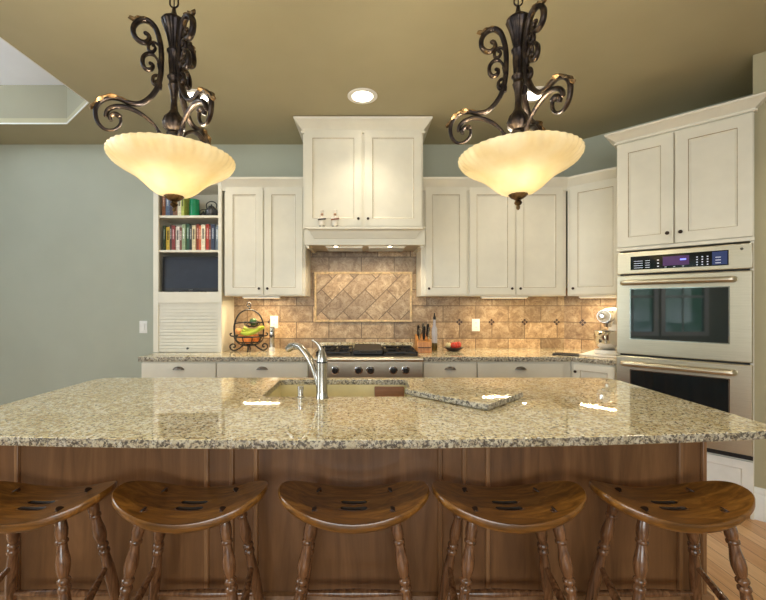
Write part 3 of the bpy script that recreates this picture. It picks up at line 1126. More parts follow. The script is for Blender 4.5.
MB().sweep([(ibx0, 0.73), (ibx0, 0), (ibx1, 0), (ibx1, 0.73)], [(0, 0), (0.014, 0), (0.014, 0.19), (0.020, 0.20), (0.016, 0.218), (0.004, 0.224), (0, 0.224)]).build('skirting', M_ISLAND2, t)

# top
isx0, isx1, isyb = -1.53, 1.42, 2.288
front = lambda x: 1.229 + 0.0365 * (x + 0.215) ** 2
out = []
rr = 0.05
def arc(cx, cy, r, a0, a1, n=8):
    return [(cx + r * math.cos(R(a0 + (a1 - a0) * i / n)), cy + r * math.sin(R(a0 + (a1 - a0) * i / n))) for i in range(n + 1)]
out += arc(isx1 - 0.09, isyb - 0.09, 0.09, 0, 90)
out += arc(isx0 + 0.09, isyb - 0.09, 0.09, 90, 180)
out += arc(isx0 + rr, front(isx0) + rr, rr, 180, 265)
N = 24
for i in range(1, N):
    x = isx0 + rr + (isx1 - isx0 - 2 * rr) * i / N
    out.append((x, front(x)))
out += arc(isx1 - rr, front(isx1) + rr, rr, 278, 360)
kx0, kx1, ky0, ky1 = -0.475, 0.23, 1.815, 2.227
hole = arc(kx1 - 0.03, ky1 - 0.03, 0.03, 0, 90, 5) + arc(kx0 + 0.03, ky1 - 0.03, 0.03, 90, 180, 5) + arc(kx0 + 0.03, ky0 + 0.03, 0.03, 180, 270, 5) + arc(kx1 - 0.03, ky0 + 0.03, 0.03, 270, 360, 5)
o = slab('island_countertop', M_GRANITE, out, [hole], ZT - 0.030, ZT, 0.004)
tag(o, 'large polished speckled granite top of the island with a slightly bowed front edge', 'countertop')

# sink
t = thing('undermount_sink', 'cream enamel sink set under the island granite', 'sink', (0, 0, ZT - 0.25))
m = MB()
q = 0.006
zt_, zb_ = ZT - 0.0315 - (ZT - 0.25), 0.0
def ringpts(i, z): return [(kx0 - q + i, ky0 - q + i, z), (kx1 + q - i, ky0 - q + i, z), (kx1 + q - i, ky1 + q - i, z), (kx0 - q + i, ky1 + q - i, z)]
rs = [ringpts(-0.02, zt_), ringpts(0, zt_), ringpts(0.008, 0.03), ringpts(0.03, 0.008), ringpts(0.04, 0.005)]
v = [p for r_ in rs for p in r_]
f = [(j * 4 + i, j * 4 + (i + 1) % 4, (j + 1) * 4 + (i + 1) % 4, (j + 1) * 4 + i) for j in range(4) for i in range(4)] + [(16, 17, 18, 19)]
m.add(v, f)
o = m.build('basin', M_SINK, t, smooth=50)
sm = o.modifiers.new('s', 'SOLIDIFY'); sm.thickness = 0.006; sm.offset = 1
MB().lathe([(0.04, 0), (0.04, 0.003), (0.03, 0.004)], 20, c=((kx0 + kx1) / 2, 2.02, 0.006)).build('drain', M_CHROME, t)
# wooden board leaning in the sink's right end
m = MB()
m.M = Matrix.Translation((0.135, 2.168, ZT - 0.235)) @ Matrix.Rotation(R(-9), 4, 'X')
m.box(-0.082, 0.082, -0.01, 0.01, 0, 0.204)
o = m.build('wooden_board', M_BOARD, bevel=0.004)
tag(o, 'brown wooden board standing in the right end of the island sink', 'cutting board')

# loose granite slab
pn_, pl_, pr_ = at(488, 406.5, 0.40 * F / 101.5), at(405, 390.5, 0.40 * F / 85.5), at(523, 393.6, 0.40 * F / 88.6)
pf_ = (pl_[0] + pr_[0] - pn_[0], pl_[1] + pr_[1] - pn_[1])
o = slab('granite_board', M_GRANITE, [(pn_[0], pn_[1]), (pr_[0], pr_[1]), pf_, (pl_[0], pl_[1])], [], ZT + 0.004, ZT + 0.028, 0.002)
tag(o, 'loose rectangular granite slab lying skewed on the island top beside the sink', 'cutting board')

# faucet
t = thing('kitchen_faucet', 'brushed nickel single-lever faucet with curved pull-out spout on the island', 'faucet', (ax(322, 1.785), 1.785, ZT))
MB().lathe([(0.028, 0), (0.028, 0.006), (0.0255, 0.012), (0.0245, 0.03), (0.0245, 0.155), (0.0245, 0.160)], 28).build('body', M_NICKEL, t, smooth=50)
MB().lathe([(0.025, 0.160), (0.025, 0.166)], 28).build('ring', M_BLACK, t)
m = MB().lathe([(0.0245, 0.166), (0.0225, 0.185), (0.016, 0.205), (0.010, 0.222)], 24)
m.tube(smooth_pts([(0, 0, 0.205), (-0.008, 0.0, 0.225), (-0.018, 0, 0.243), (-0.032, 0.0, 0.255), (-0.047, 0, 0.262)], 5), [0.0115 - 0.00035 * i for i in range(21)], 12)
m.build('lever', M_NICKEL, t, smooth=60)
sp = smooth_pts([(-0.012, 0.004, 0.02), (-0.020, 0.010, 0.07), (-0.034, 0.02, 0.115), (-0.055, 0.04, 0.158), (-0.085, 0.07, 0.195), (-0.115, 0.10, 0.218), (-0.145, 0.13, 0.222)], 6)
MB().tube(sp, [0.012 + 0.004 * min(1, i / 20) for i in range(len(sp))], 16).build('spout', M_NICKEL, t, smooth=60)
m = MB().tube([sp[-1], sp[-1] + Vector((-0.022, 0.022, -0.006)), sp[-1] + Vector((-0.040, 0.038, -0.020))], [0.0165, 0.0195, 0.018], 18)
s_ = m.build('spray_head', M_CHROME, t, smooth=60)
t = thing('soap_dispenser', 'small nickel cylinder beside the faucet at the sink edge', 'soap dispenser', (ax(300.7, 1.79), 1.79, ZT))
MB().lathe([(0.017, 0), (0.017, 0.004), (0.0125, 0.008), (0.0125, 0.038)], 20).build('collar', M_NICKEL, t)
MB().lathe([(0.014, 0.038), (0.0145, 0.050), (0.012, 0.053), (0.001, 0.054)], 20).build('cap', M_CHROME, t)


# ------------------------------------------------------------------ stools
SEAT_A, SEAT_B = 0.252, 0.128
def seat_z(x): return 0.663 + 0.067 * (abs(x) / SEAT_A) ** 1.9

def make_seat(parent):
    m = MB()
    nx, ny = 40, 14
    a, b = SEAT_A, SEAT_B
    th = 0.030
    # concentric superellipse rings
    RNG, NS = 10, 56
    def P(s, k):
        an = 2 * PI * k / NS
        c, s_ = math.cos(an), math.sin(an)
        e = 2 / 2.35
        x = a * s * math.copysign(abs(c) ** e, c)
        y = b * s * math.copysign(abs(s_) ** e, s_)
        return x, y
    v, f = [], []
    top = lambda x, y, s: seat_z(x) - 0.004 * (1 - (y / b) ** 2) + 0.0
    v.append((0, 0, top(0, 0, 0)))
    for j in range(1, RNG + 1):
        s = j / RNG
        for k in range(NS):
            x, y = P(s * 0.985, k); v.append((x, y, top(x, y, s)))
    base_i = [1 + (RNG - 1) * NS]
    edge = [(1.0, -0.005), (1.0, -th + 0.012), (0.965, -th + 0.003), (0.93, -th)]
    for s, dz in edge:
        for k in range(NS):
            x, y = P(s, k); v.append((x, y, top(x, y, s) + dz))
    for j in range(6, 0, -1):
        for k in range(NS):
            x, y = P(0.93 * j / 7, k); v.append((x, y, top(x, y, 1) - th))
    v.append((0, 0, top(0, 0, 0) - th))
    nr = RNG + len(edge) + 6
    for k in range(NS):
        f.append((0, 1 + k, 1 + (k + 1) % NS))
    for j in range(nr - 1):
        for k in range(NS):
            l = (k + 1) % NS
            f.append((1 + j * NS + k, 1 + (j + 1) * NS + k, 1 + (j + 1) * NS + l, 1 + j * NS + l))
    last = len(v) - 1
    for k in range(NS):
        f.append((last, 1 + (nr - 1) * NS + (k + 1) % NS, 1 + (nr - 1) * NS + k))
    m.add(v, f)
    o = m.build('seat', M_STOOL, parent, smooth=60)
    cut = MB()
    for y in (-0.02, 0.02):
        pts = arc(0.034, y, 0.0105, -90, 90, 6) + arc(-0.034, y, 0.0105, 90, 270, 6)
        cut.prism(pts, 0.641, 0.75)
    co = cut.build('cutter', M_PLUG_SLOT)  # dark colour on the slot walls stands in for shade in through holes
    bo = o.modifiers.new('b', 'BOOLEAN'); bo.object = co; bo.operation = 'DIFFERENCE'; bo.solver = 'EXACT'; bo.material_mode = 'TRANSFER'
    dg = bpy.context.evaluated_depsgraph_get()
    me = bpy.data.meshes.new_from_object(o.evaluated_get(dg))
    o.modifiers.clear(); o.data = me; me.name = 'seat'
    bpy.data.objects.remove(co)
    return o


def leg_profile(L):
    # (distance from the top, radius)
    p = [(0, 0.0145), (0.022, 0.0145), (0.035, 0.0155), (0.060, 0.0190), (0.078, 0.0175), (0.088, 0.0150), (0.092, 0.0185), (0.099, 0.0185), (0.103, 0.0140),
         (0.120, 0.0150), (0.150, 0.0200), (0.170, 0.0205), (0.190, 0.0170), (0.202, 0.0130), (0.207, 0.0180), (0.214, 0.0190), (0.221, 0.0150), (0.225, 0.0135),
         (0.230, 0.0180), (0.238, 0.0190), (0.246, 0.0145), (0.252, 0.0150), (0.30, 0.0190), (0.36, 0.0195), (0.44, 0.0180), (L - 0.08, 0.0150), (L - 0.05, 0.0170), (L - 0.02, 0.0140), (L, 0.0120)]
    return [(r, -d) for d, r in p]


def make_stool(label):
    t = thing('bar_stool', label, 'stool', group='saddle-seat stools along the island')
    make_seat(t)
    tops, ends = [], []
    for sy in (-1, 1):
        for sx in (-1, 1):
            tx, ty = 0.130 * sx, 0.066 * sy
            tp = Vector((tx, ty, seat_z(tx) - 0.0035))
            bt = Vector((0.232 * sx, 0.150 * sy, 0.0))
            L = (tp - bt).length
            m = MB()
            prof = leg_profile(L)
            pr = [(r, -h) for r, h in prof]
            m.lathe(pr, 18, c=tp, d=bt - tp)
            m.lathe([(0.0142, 0), (0.0142, 0.0025)], 18, mat=1, c=tp, d=(0.5 * sx, 0, 1))
            m.build('leg', [M_LEG, M_PLUG_SLOT], t, smooth=50)
            tops.append(tp); ends.append(bt)
    def on(i, z):
        a, b = tops[i], ends[i]
        k = (a.z - z) / (a.z - b.z)
        return a + (b - a) * k
    def spindle(p, q, r):
        p, q = Vector(p), Vector(q)
        L = (q - p).length
        pr = [(r * 0.62, 0.0), (r * 0.75, L * 0.15), (r, L * 0.40), (r * 1.08, L * 0.5), (r, L * 0.60), (r * 0.75, L * 0.85), (r * 0.62, L)]
        MB().lathe(pr, 14, c=p, d=q - p).build('stretcher', M_LEG, t, smooth=60)
    for i, j in ((0, 2), (1, 3)):
        spindle(on(i, 0.30), on(j, 0.395), 0.0125)
    spindle(on(2, 0.28), on(3, 0.28), 0.013)
    spindle(on(0, 0.20), on(1, 0.20), 0.013)
    return t


ST = make_stool('x')
stools = [(-1.105, 1.33, 0, 'saddle-seat wooden stool at the far left, cut off by the picture edge'),
          (-0.582, 1.33, 0, 'dark oak saddle stool second from the left, at the left half of the island'),
          (-0.037, 1.33, 0, 'middle saddle-seat wooden stool, straight in front of the faucet'),
          (0.478, 1.33, 0, 'saddle-seat wooden stool second from the right, in front of the loose granite slab'),
          (1.022, 1.33, 0, 'rightmost saddle-seat wooden stool, in front of the ovens and the open floor')]
for i, (x, y, a, lb) in enumerate(stools):
    o = ST if i == 0 else copy_tree(ST)
    o.location = (x, y, 0); o.rotation_euler = (0, 0, R(a)); o['label'] = lb


# ------------------------------------------------------------------ pendants
def make_pendant(label, X, Y, rz, zr, azs):
    t = thing('pendant_lamp', label, 'pendant lamp', (X, Y, zr), rz, 'pair of scrolled pendant lamps')
    P = 244.0
    # bowl
    prof = [(0.030, -0.186), (0.045, -0.184), (0.068, -0.176), (0.092, -0.158), (0.116, -0.132), (0.145, -0.103), (0.178, -0.080), (0.208, -0.062), (0.231, -0.042), (0.243, -0.022), (0.246, -0.006), (0.243, 0.0),
            (0.238, -0.004), (0.236, -0.020), (0.224, -0.040), (0.202, -0.058), (0.172, -0.076), (0.139, -0.099), (0.110, -0.127), (0.086, -0.152), (0.064, -0.170), (0.042, -0.178), (0.030, -0.179)]
    prof = [(r * (0.968 if r > 0.06 else 1.0), -0.186 + (h + 0.186) * 0.862) for r, h in prof]
    def wob(a, h, r):
        return 0.0030 * math.sin(44 * a + h * 40) * (1 if (r > 0.196 and h > -0.075) else 0)
    MB().lathe(prof, 176, cap=False, wob=wob).build('glass_bowl', M_BOWL, t, smooth=80)
    # finial under the bowl
    m = MB().lathe([(0.036, -0.176), (0.038, -0.186), (0.030, -0.196), (0.018, -0.203), (0.010, -0.208), (0.013, -0.213), (0.016, -0.219), (0.012, -0.226), (0.006, -0.230), (0.008, -0.236), (0.007, -0.244), (0.001, -0.249)], 24,
                   wob=lambda a, h, r: 0.0015 * math.sin(14 * a) if h > -0.2 else 0)
    m.build('finial', M_LEAF, t, smooth=50)
    # column
    cp_ = [(0.034, -0.02), (0.036, 0.055), (0.026, 0.062), (0.030, 0.070), (0.024, 0.078), (0.040, 0.092), (0.044, 0.112), (0.036, 0.135), (0.022, 0.152), (0.020, 0.158), (0.015, 0.165), (0.012, 0.200),
           (0.015, 0.240), (0.021, 0.262), (0.023, 0.268), (0.019, 0.274), (0.020, 0.290), (0.026, 0.296), (0.026, 0.302), (0.018, 0.308), (0.020, 0.360), (0.022, 0.395), (0.027, 0.402), (0.027, 0.410), (0.019, 0.416),
           (0.021, 0.44), (0.028, 0.470), (0.038, 0.500), (0.046, 0.520), (0.048, 0.526), (0.044, 0.534), (0.030, 0.545), (0.012, 0.556), (0.006, 0.588)]
    def wc(a, h, r):
        return (0.0016 * math.sin(12 * a)) if (h > 0.43 and h < 0.53) or (0.085 < h < 0.14) or (0.31 < h < 0.39) else 0
    MB().lathe(cp_, 72, wob=wc).build('column', M_BRONZE, t, smooth=50)
    # chain and canopy
    m = MB()
    top = ZC - zr
    z = 0.588
    k = 0
    while z < top - 0.05:
        Lk, wk = (0.056, 0.017)
        pts = []
        for i in range(20):
            a = 2 * PI * i / 20
            u, w = wk * math.cos(a), (Lk / 2 - wk) * (1 if math.sin(a) > 0 else -1) + wk * math.sin(a)
            pts.append((u, 0, z + Lk / 2 + w) if k % 2 == 0 else (0, u, z + Lk / 2 + w))
        m.tube(pts, 0.0036, 8, closed=True)
        z += Lk - 0.009
        k += 1
    m.build('chain', M_BRONZE, t, smooth=60)
    MB().lathe([(0.006, top - 0.065), (0.010, top - 0.055), (0.03, top - 0.045), (0.062, top - 0.018), (0.065, top - 0.0005)], 32).build('canopy', M_BRONZE, t, smooth=50)
    MB().tube([(0, 0, 0.586), (0, 0, 0.8), (0, 0, top - 0.05)], 0.0025, 6).build('cord', M_BLACK, t)
    # arms
    cxp = 172.0
    def T(p):   # drawing coordinates to (r, z)
        # drawing coordinates of the arm seen in profile -> (radius, height)
        u = (p[0] - CX) / F
        r_ = (-0.777 - 1.62 * u) / (0.94 - 0.34 * u)
        if r_ < 0.045: r_ = 0.030 + r_ * 0.33
        return (r_, EYE + (CY - p[1]) / F * (1.62 - 0.34 * r_) - 1.965)
    main = [(147, 34), (150, 36), (151, 40), (147, 43.5), (141, 42), (136, 36), (135.5, 28), (141, 22), (149, 21.5), (156, 27), (160, 36), (162.5, 48), (163, 62), (162, 76), (159, 88), (152, 98), (142, 104.5),
            (131, 104), (121, 100), (111, 99.5), (102, 104), (98, 112), (100, 123), (107, 130.5), (116, 131), (122, 126), (122.5, 119), (117.5, 115.5), (112.5, 118), (113.5, 122)]
    second = [(108, 117), (110, 112), (116, 108.5), (126, 108), (138, 112), (149, 119), (158, 128), (163, 138)]
    midc = [(152, 64), (154.5, 66), (153, 70), (148, 70), (144.5, 65), (145, 58), (150, 54.5), (156, 56.5), (160, 63), (162, 74)]
    lowc = [(158, 82), (159.5, 84), (157.5, 86), (154.5, 83), (155, 77.5), (159, 76), (162, 81), (162, 90)]
    extra = [(155, 46), (157, 49), (154.5, 52.5), (150.5, 51), (150.5, 45.5), (155, 43), (160, 46), (163, 54)]
    for az_ in azs:
        ca, sa = math.cos(R(az_)), math.sin(R(az_))
        nrm = Vector((-sa, ca, 0))
        arm = MB()
        def run(pts, r0, r1):
            q = smooth_pts([(*T(p), 0) for p in pts], 7)
            n_ = len(q)
            rad = []
            for i in range(n_):
                u = i / (n_ - 1)
                rad.append(r0 + (r1 - r0) * math.sin(PI * min(1, u * 1.2 + 0.05)) ** 0.5 if u < 0.9 else r0 + (r1 - r0) * (1 - (u - 0.9) / 0.1 * 0.7))
            arm.tube([(p.x * ca, p.x * sa, p.y) for p in q], rad, 8, flat=1.35, flat_dir=nrm)
            for e in (q[0],):
                arm.ball((e.x * ca, e.x * sa, e.y), 0.0075, n=10)
        run(main, 0.006, 0.0108); run(second, 0.006, 0.0094); run(midc, 0.005, 0.0086); run(lowc, 0.0045, 0.0070); run(extra, 0.0045, 0.0064)
        ao = arm.build('arm', M_BRONZE, t, smooth=60)
        e = T(main[-1]); 
        # acanthus leaves lying on the outer curves
        def leafrun(pts, w):
            leaf = MB()
            q = smooth_pts([(*T(p), 0) for p in pts], 6)
            n_ = len(q)
            v, f = [], []
            for i, p in enumerate(q):
                u = i / (n_ - 1)
                ww = w * (max(0.0, math.sin(PI * min(1, 0.10 + u * 0.90))) ** 0.8 + 0.05) * (1 + 0.22 * math.sin(u * 24))
                lift = 0.0045
                tn = (q[min(i + 1, n_ - 1)] - q[max(i - 1, 0)]).normalized()
                nn = Vector((-tn.y, tn.x, 0))
                for kx_, (o_, l_) in enumerate(((-1, -0.006), (-0.5, 0.003), (0, 0.0055), (0.5, 0.003), (1, -0.006))):
                    c_ = Vector((p.x * ca, p.x * sa, p.y)) + nrm * (ww * o_) + Vector((nn.x * ca, nn.x * sa, nn.y)) * (-(l_ + lift))
                    v.append(c_)
                for kx_, (o_, l_) in enumerate(((1, -0.009), (0, -0.001), (-1, -0.009))):
                    v.append(Vector((p.x * ca, p.x * sa, p.y)) + nrm * (ww * 0.9 * o_) + Vector((nn.x * ca, nn.x * sa, nn.y)) * (-(l_ + lift)))
            K = 8
            for i in range(n_ - 1):
                for k_ in range(K):
                    f.append((i * K + k_, i * K + (k_ + 1) % K, (i + 1) * K + (k_ + 1) % K, (i + 1) * K + k_))
            f.append(tuple(range(K))); f.append(tuple((n_ - 1) * K + k_ for k_ in range(K)))
            leaf.add(v, f)
            leaf.build('leaf', M_LEAF, ao, smooth=60)
        leafrun([(131, 104), (121, 99.5), (111, 98.5), (102, 102), (96, 107.5), (92, 109.0)], 0.019)
        leafrun([(157, 29), (150, 22), (142, 20), (136, 20.5), (131, 17.5)], 0.014)
    # bulbs under the rim
    for k in range(3):
        a = R(60 + 120 * k)
        sk = MB().lathe([(0.012, 0), (0.012, 0.03)], 14, c=(0.05 * math.cos(a), 0.05 * math.sin(a), -0.055)).build('socket', M_BRONZE, t)
        MB().ball((0.05 * math.cos(a), 0.05 * math.sin(a), -0.080), 0.020, 0.020, 0.028, 14).build('bulb', emit('bulb_glow', (255, 226, 170), 8), sk)
    d = bpy.data.lights.new('pendant_glow', 'POINT'); d.energy = 13; d.color = (1.0, 0.93, 0.78); d.shadow_soft_size = 0.03
    lo = bpy.data.objects.new('pendant_glow', d); col.objects.link(lo); lo.location = (-0.01, -0.07, -0.115); lo.parent = t
    d = bpy.data.lights.new('pendant_uplight', 'POINT'); d.energy = 8; d.color = (1.0, 0.90, 0.68); d.shadow_soft_size = 0.09
    lo = bpy.data.objects.new('pendant_uplight', d); col.objects.link(lo); lo.location = (0.0, 0.10, 0.05); lo.parent = t
    return t


make_pendant('bronze scrolled pendant lamp with glowing alabaster bowl, left, in front of the bookshelves', -0.783, 1.62, R(3), 1.965, (-160, -40, 80))
make_pendant('bronze scrolled pendant lamp with glowing alabaster bowl, right, in front of the corner cabinets', 0.628, 1.62, R(0), 1.972, (167, -73, 47))

# recessed ceiling lights
for p, yy, lb in ((197, 97, 'round recessed ceiling light partly hidden behind the left pendant lamp'),
                  (362.5, 96, 'round recessed ceiling light in plain view above the hood cabinet'),
                  (534, 94.5, 'round recessed ceiling light partly hidden behind the right pendant lamp')):
    Yl = (ZC - EYE) * F / (CY - yy)
    t = thing('recessed_light', lb, 'ceiling light', (ax(p, Yl), Yl, ZC), 0, 'recessed ceiling lights')
    MB().lathe([(0.075, 0.004), (0.112, 0.0), (0.112, -0.004), (0.100, -0.009), (0.078, -0.006)], 36, cap=False).build('trim_ring', M_WHITEP, t, smooth=40)
    MB().lathe([(0.078, -0.004), (0.05, -0.006), (0.001, -0.007)], 32).build('lens', M_LED, t, smooth=40)
    d = bpy.data.lights.new('recessed_spot', 'SPOT'); d.energy = 34; d.color = (1.0, 0.88, 0.68); d.spot_size = R(112); d.spot_blend = 0.8; d.shadow_soft_size = 0.06
    lo = bpy.data.objects.new('recessed_spot', d); col.objects.link(lo); lo.location = (0, 0, -0.02); lo.parent = t

# extra spots without fixtures, added out of view to brighten counter and floor
for x_, y_ in ((-1.4, 0.75), (0.0, 0.75), (1.4, 0.75), (2.3, 1.55), (0.0, -1.8)):
    d = bpy.data.lights.new('added_fill_spot', 'SPOT'); d.energy = 34; d.color = (1.0, 0.90, 0.74); d.spot_size = R(125); d.spot_blend = 0.9; d.shadow_soft_size = 0.09
    lo = bpy.data.objects.new('added_fill_spot', d); col.objects.link(lo); lo.location = (x_, y_, ZC - 0.02)

# under-cabinet lights
def ucl(label, loc, w, rz=0):
    t = thing('under_cabinet_light', label, 'light', loc, rz, 'slim lights under the wall cabinets')
    box('housing', M_WHITEP, 0, w, -0.02, 0.02, 0.006, 0.0205, t, bevel=0.002)
    box('lens', M_UCL, 0.01, w - 0.01, -0.016, 0.016, 0.002, 0.006, t)
    area('strip_glow', (w / 2, 0, -0.004), (0, 0, 0), w - 0.02, 0.012, 4.2, (1.0, 0.78, 0.48), parent=t)
ucl('slim white light bar under the cabinet left of the hood', (ax(243, 3.6), 3.60, ZU0 - 0.022), 0.34)
ucl('slim white light bar under the cabinet right of the hood', (ax(481, 3.6), 3.60, ZU0 - 0.022), 0.42)
ucl('slim white light bar under the angled corner cabinet', (fx0 + 0.07 + 0.06, fy0 + 0.0 + 0.04, ZU0 - 0.022), 0.34, R(-45))

# ------------------------------------------------------------------ wall plates
def plate(label, name, loc, cat, rz=0, kind='outlet', group=None):
    t = thing(name, label, cat, loc, rz, group)
    w, h = 0.038, 0.060
    MB().rings(-w, w, -h, h, [(0, -0.0005), (0.001, -0.004), (0.004, -0.006)]).build('plate', M_WHITEP, t)
    if kind == 'switch':
        MB().rings(-0.017, 0.017, -0.034, 0.034, [(0, -0.006), (0.001, -0.009), (0.003, -0.011)]).build('rocker', M_WHITEP, t)
    else:
        for z in (-0.022, 0.022):
            s_ = MB().rings(-0.015, 0.015, z - 0.015, z + 0.015, [(0, -0.006), (0.001, -0.008), (0.003, -0.008)]).build('socket', M_WHITEP, t)
            m = MB().box(-0.007, -0.005, -0.0085, -0.0078, z - 0.005, z + 0.006).box(0.005, 0.007, -0.0085, -0.0078, z - 0.005, z + 0.006)
            m.build('slots', M_BLACK, s_)
    return t
plate('white rocker light switch on the bare sage wall', 'light_switch', (ax(143.5, YW), YW, az(327, YW)), 'light switch', kind='switch')
plate('white outlet on the tiles right of the fruit bowl', 'wall_outlet', (ax(475.5, YW), YW - BS, az(325, YW)), 'outlet')
plate('white outlet on the tiles behind the silver mill', 'wall_outlet', (ax(274.5, YW), YW - BS, az(322, YW)), 'outlet')

# ------------------------------------------------------------------ things on the counters and shelves
def single(mb, name, mat, label, cat, group=None, **k):
    return tag(mb.build(name, mat, **k), label, cat, group)

# books
BOOKS = [  # width, height, colour, words
    (0.014, 0.198, (40, 62, 44), 'dark green thin'), (0.022, 0.190, (206, 176, 70), 'yellow'), (0.014, 0.205, (64, 52, 44), 'dark brown'), (0.018, 0.200, (128, 50, 48), 'maroon'),
    (0.024, 0.192, (214, 206, 196), 'white'), (0.016, 0.186, (116, 76, 60), 'tan brown'), (0.020, 0.210, (138, 158, 122), 'pale green'), (0.020, 0.216, (44, 84, 62), 'deep green'), (0.016, 0.204, (34, 40, 40), 'near-black'),
    (0.022, 0.200, (206, 190, 152), 'cream'), (0.016, 0.214, (140, 60, 40), 'rust red'), (0.014, 0.200, (196, 96, 52), 'orange'), (0.024, 0.206, (222, 212, 186), 'ivory'), (0.018, 0.214, (176, 58, 46), 'red'),
    (0.014, 0.200, (106, 60, 44), 'chestnut'), (0.022, 0.210, (52, 62, 84), 'navy blue'), (0.020, 0.202, (116, 130, 142), 'grey-blue')]
M_PAGE = plain('book_pages', (228, 220, 200), 0.8, var=0.05, scale=80)


def book(x, w, h, d, c, words, zb, yf, where, group, nm='book'):
    t = thing('book', '%s book %s' % (words, where), 'book', (x, yf, zb), 0, group)
    cm = plain('book_cover_' + words.replace(' ', '_').replace('-', '_'), c, 0.5, var=0.12, scale=60)
    m = MB()
    m.box(0, w, 0, 0.003, 0, h); m.box(0, 0.0018, 0.003, d, 0, h); m.box(w - 0.0018, w, 0.003, d, 0, h)
    m.build('cover', cm, t, bevel=0.0012)
    box('pages', M_PAGE, 0.002, w - 0.002, 0.003, d - 0.004, 0.003, h - 0.004, t)
    lite = tuple(min(255, q_ * 0.5 + 120) for q_ in c) if sum(c) < 420 else tuple(q_ * 0.45 for q_ in c)
    m = MB().box(w * 0.3, w * 0.7, -0.0006, 0.0004, h * 0.45, h * 0.85)
    m.build('spine_label', plain('spine_print', lite, 0.5, var=0.3, scale=90), t)
    return t


x = sx0 + 0.012
tot = sum(b[0] for b in BOOKS)
kf = (sx1 - sx0 - 0.03) / (tot + 0.0012 * len(BOOKS))
YBK = YU + 0.035
for i, (w, h, c, words) in enumerate(BOOKS):
    w *= kf
    prev = 'at the left end of the lower bookshelf' if i == 0 else ('at the right end of the lower bookshelf' if i == len(BOOKS) - 1 else 'on the lower bookshelf, between the %s and %s ones' % (BOOKS[i - 1][3], BOOKS[i + 1][3]))
    book(x, w, h * 1.13, 0.16 + 0.01 * (i % 3), c, words, SHELF_B, YBK + 0.006 * ((i * 5) % 3), prev, 'books on the lower bookshelf')
    x += w + 0.0012 * kf
UP = [(0.020, 0.20, (150, 96, 66), 'terracotta'), (0.024, 0.21, (92, 108, 136), 'slate blue'), (0.018, 0.20, (66, 60, 78), 'dark violet'), (0.026, 0.19, (120, 84, 60), 'leather brown'),
      (0.020, 0.205, (214, 206, 180), 'off-white'), (0.022, 0.20, (172, 182, 88), 'lime green')]
x = sx0 + 0.004
for i, (w, h, c, words) in enumerate(UP):
    w *= 1.5 if i < 5 else 1.2
    book(x, w, h, 0.16, c, words, SHELF_A, YBK, 'on the upper bookshelf, ' + ['at its left end', 'second from the left end', 'behind the left pendant finial', 'right of the dark violet one', 'left of the lime green one', 'next to the green canister'][i], 'books on the upper bookshelf')
    x += w + 0.002
o = single(MB().lathe([(0.042, 0), (0.045, 0.004), (0.045, 0.145), (0.043, 0.150), (0.0435, 0.155), (0.0435, 0.168), (0.02, 0.172), (0.001, 0.172)], 28), 'canister', plain('green_enamel', (20, 132, 88), 0.25, var=0.08),
       'emerald green canister on the upper bookshelf', 'canister', loc=(ax(194.5, 3.63), 3.63, SHELF_A))


def teapot(label, X, s, Y=3.64):
    t = thing('teapot', label, 'teapot', (X, Y, SHELF_A))
    m = MB().lathe([(0.035 * s, 0), (0.05 * s, 0.01 * s), (0.062 * s, 0.04 * s), (0.058 * s, 0.075 * s), (0.035 * s, 0.095 * s), (0.03 * s, 0.1 * s)], 28)
    m.tube(smooth_pts([(0.055 * s, 0, 0.035 * s), (0.08 * s, 0, 0.055 * s), (0.09 * s, 0, 0.085 * s)], 5), [0.012 * s - 0.0006 * s * i for i in range(11)], 10)
    m.build('body', plain('patterned_black_glaze', (52, 52, 54), 0.15, 0.3, var=0.9, scale=60), t, smooth=60)
    MB().lathe([(0.032 * s, 0.1 * s), (0.02 * s, 0.112 * s), (0.006 * s, 0.116 * s), (0.009 * s, 0.126 * s), (0.001, 0.132 * s)], 20).build('lid', M_BLACK, t, smooth=60)
    MB().tube(smooth_pts([(-0.045 * s, 0, 0.085 * s), (-0.05 * s, 0, 0.13 * s), (-0.02 * s, 0, 0.155 * s), (0.02 * s, 0, 0.155 * s), (0.05 * s, 0, 0.13 * s), (0.045 * s, 0, 0.085 * s)], 5), 0.005 * s, 8).build('handle', M_BLACK, t, smooth=60)
teapot('small dark patterned teapot beside the green canister on the upper bookshelf', ax(202.5, 3.68), 0.62, 3.70)
teapot('larger black patterned teapot with hoop handle at the right end of the upper bookshelf', ax(211.5, 3.60), 0.92, 3.60)

# screen
xt0, xt1 = sx0 + 0.004, sx1 - 0.002
zt0, zt1 = SHELF_C + 0.004, az(253, YU)
t = thing('computer_monitor', 'dark flat screen filling the nook under the lower bookshelf', 'monitor', ((xt0 + xt1) / 2, YU + 0.028, SHELF_C + 0.001), R(0))
wt, ht = (xt1 - xt0) / 2 - 0.002, zt1 - zt0 - 0.022
MSCR = plain('screen_slate', (58, 64, 76), 0.18, var=0.03)
m = MB()
m.M = Matrix.Rotation(R(-3), 4, 'X')
m.rings(-wt, wt, 0.008, ht, [(0, 0.03), (0, 0.004), (0.003, 0.0), (0.016, 0.0), (0.017, 0.003)])
fr = m.build('bezel', plain('charcoal_plastic', (34, 36, 42), 0.4, var=0.05), t)
m = MB(); m.M = Matrix.Rotation(R(-3), 4, 'X'); m.box(-wt + 0.018, wt - 0.018, 0.0015, 0.0025, 0.036, ht - 0.018); m.build('screen', MSCR, t)
m = MB(); m.M = Matrix.Rotation(R(-3), 4, 'X'); m.box(-0.018, 0.018, -0.0008, 0.0005, 0.0165, 0.0225); m.build('badge', M_CHROME, fr)
box('foot', M_BLACK, -0.1, 0.1, -0.02, 0.12, 0, 0.008, t, bevel=0.002)

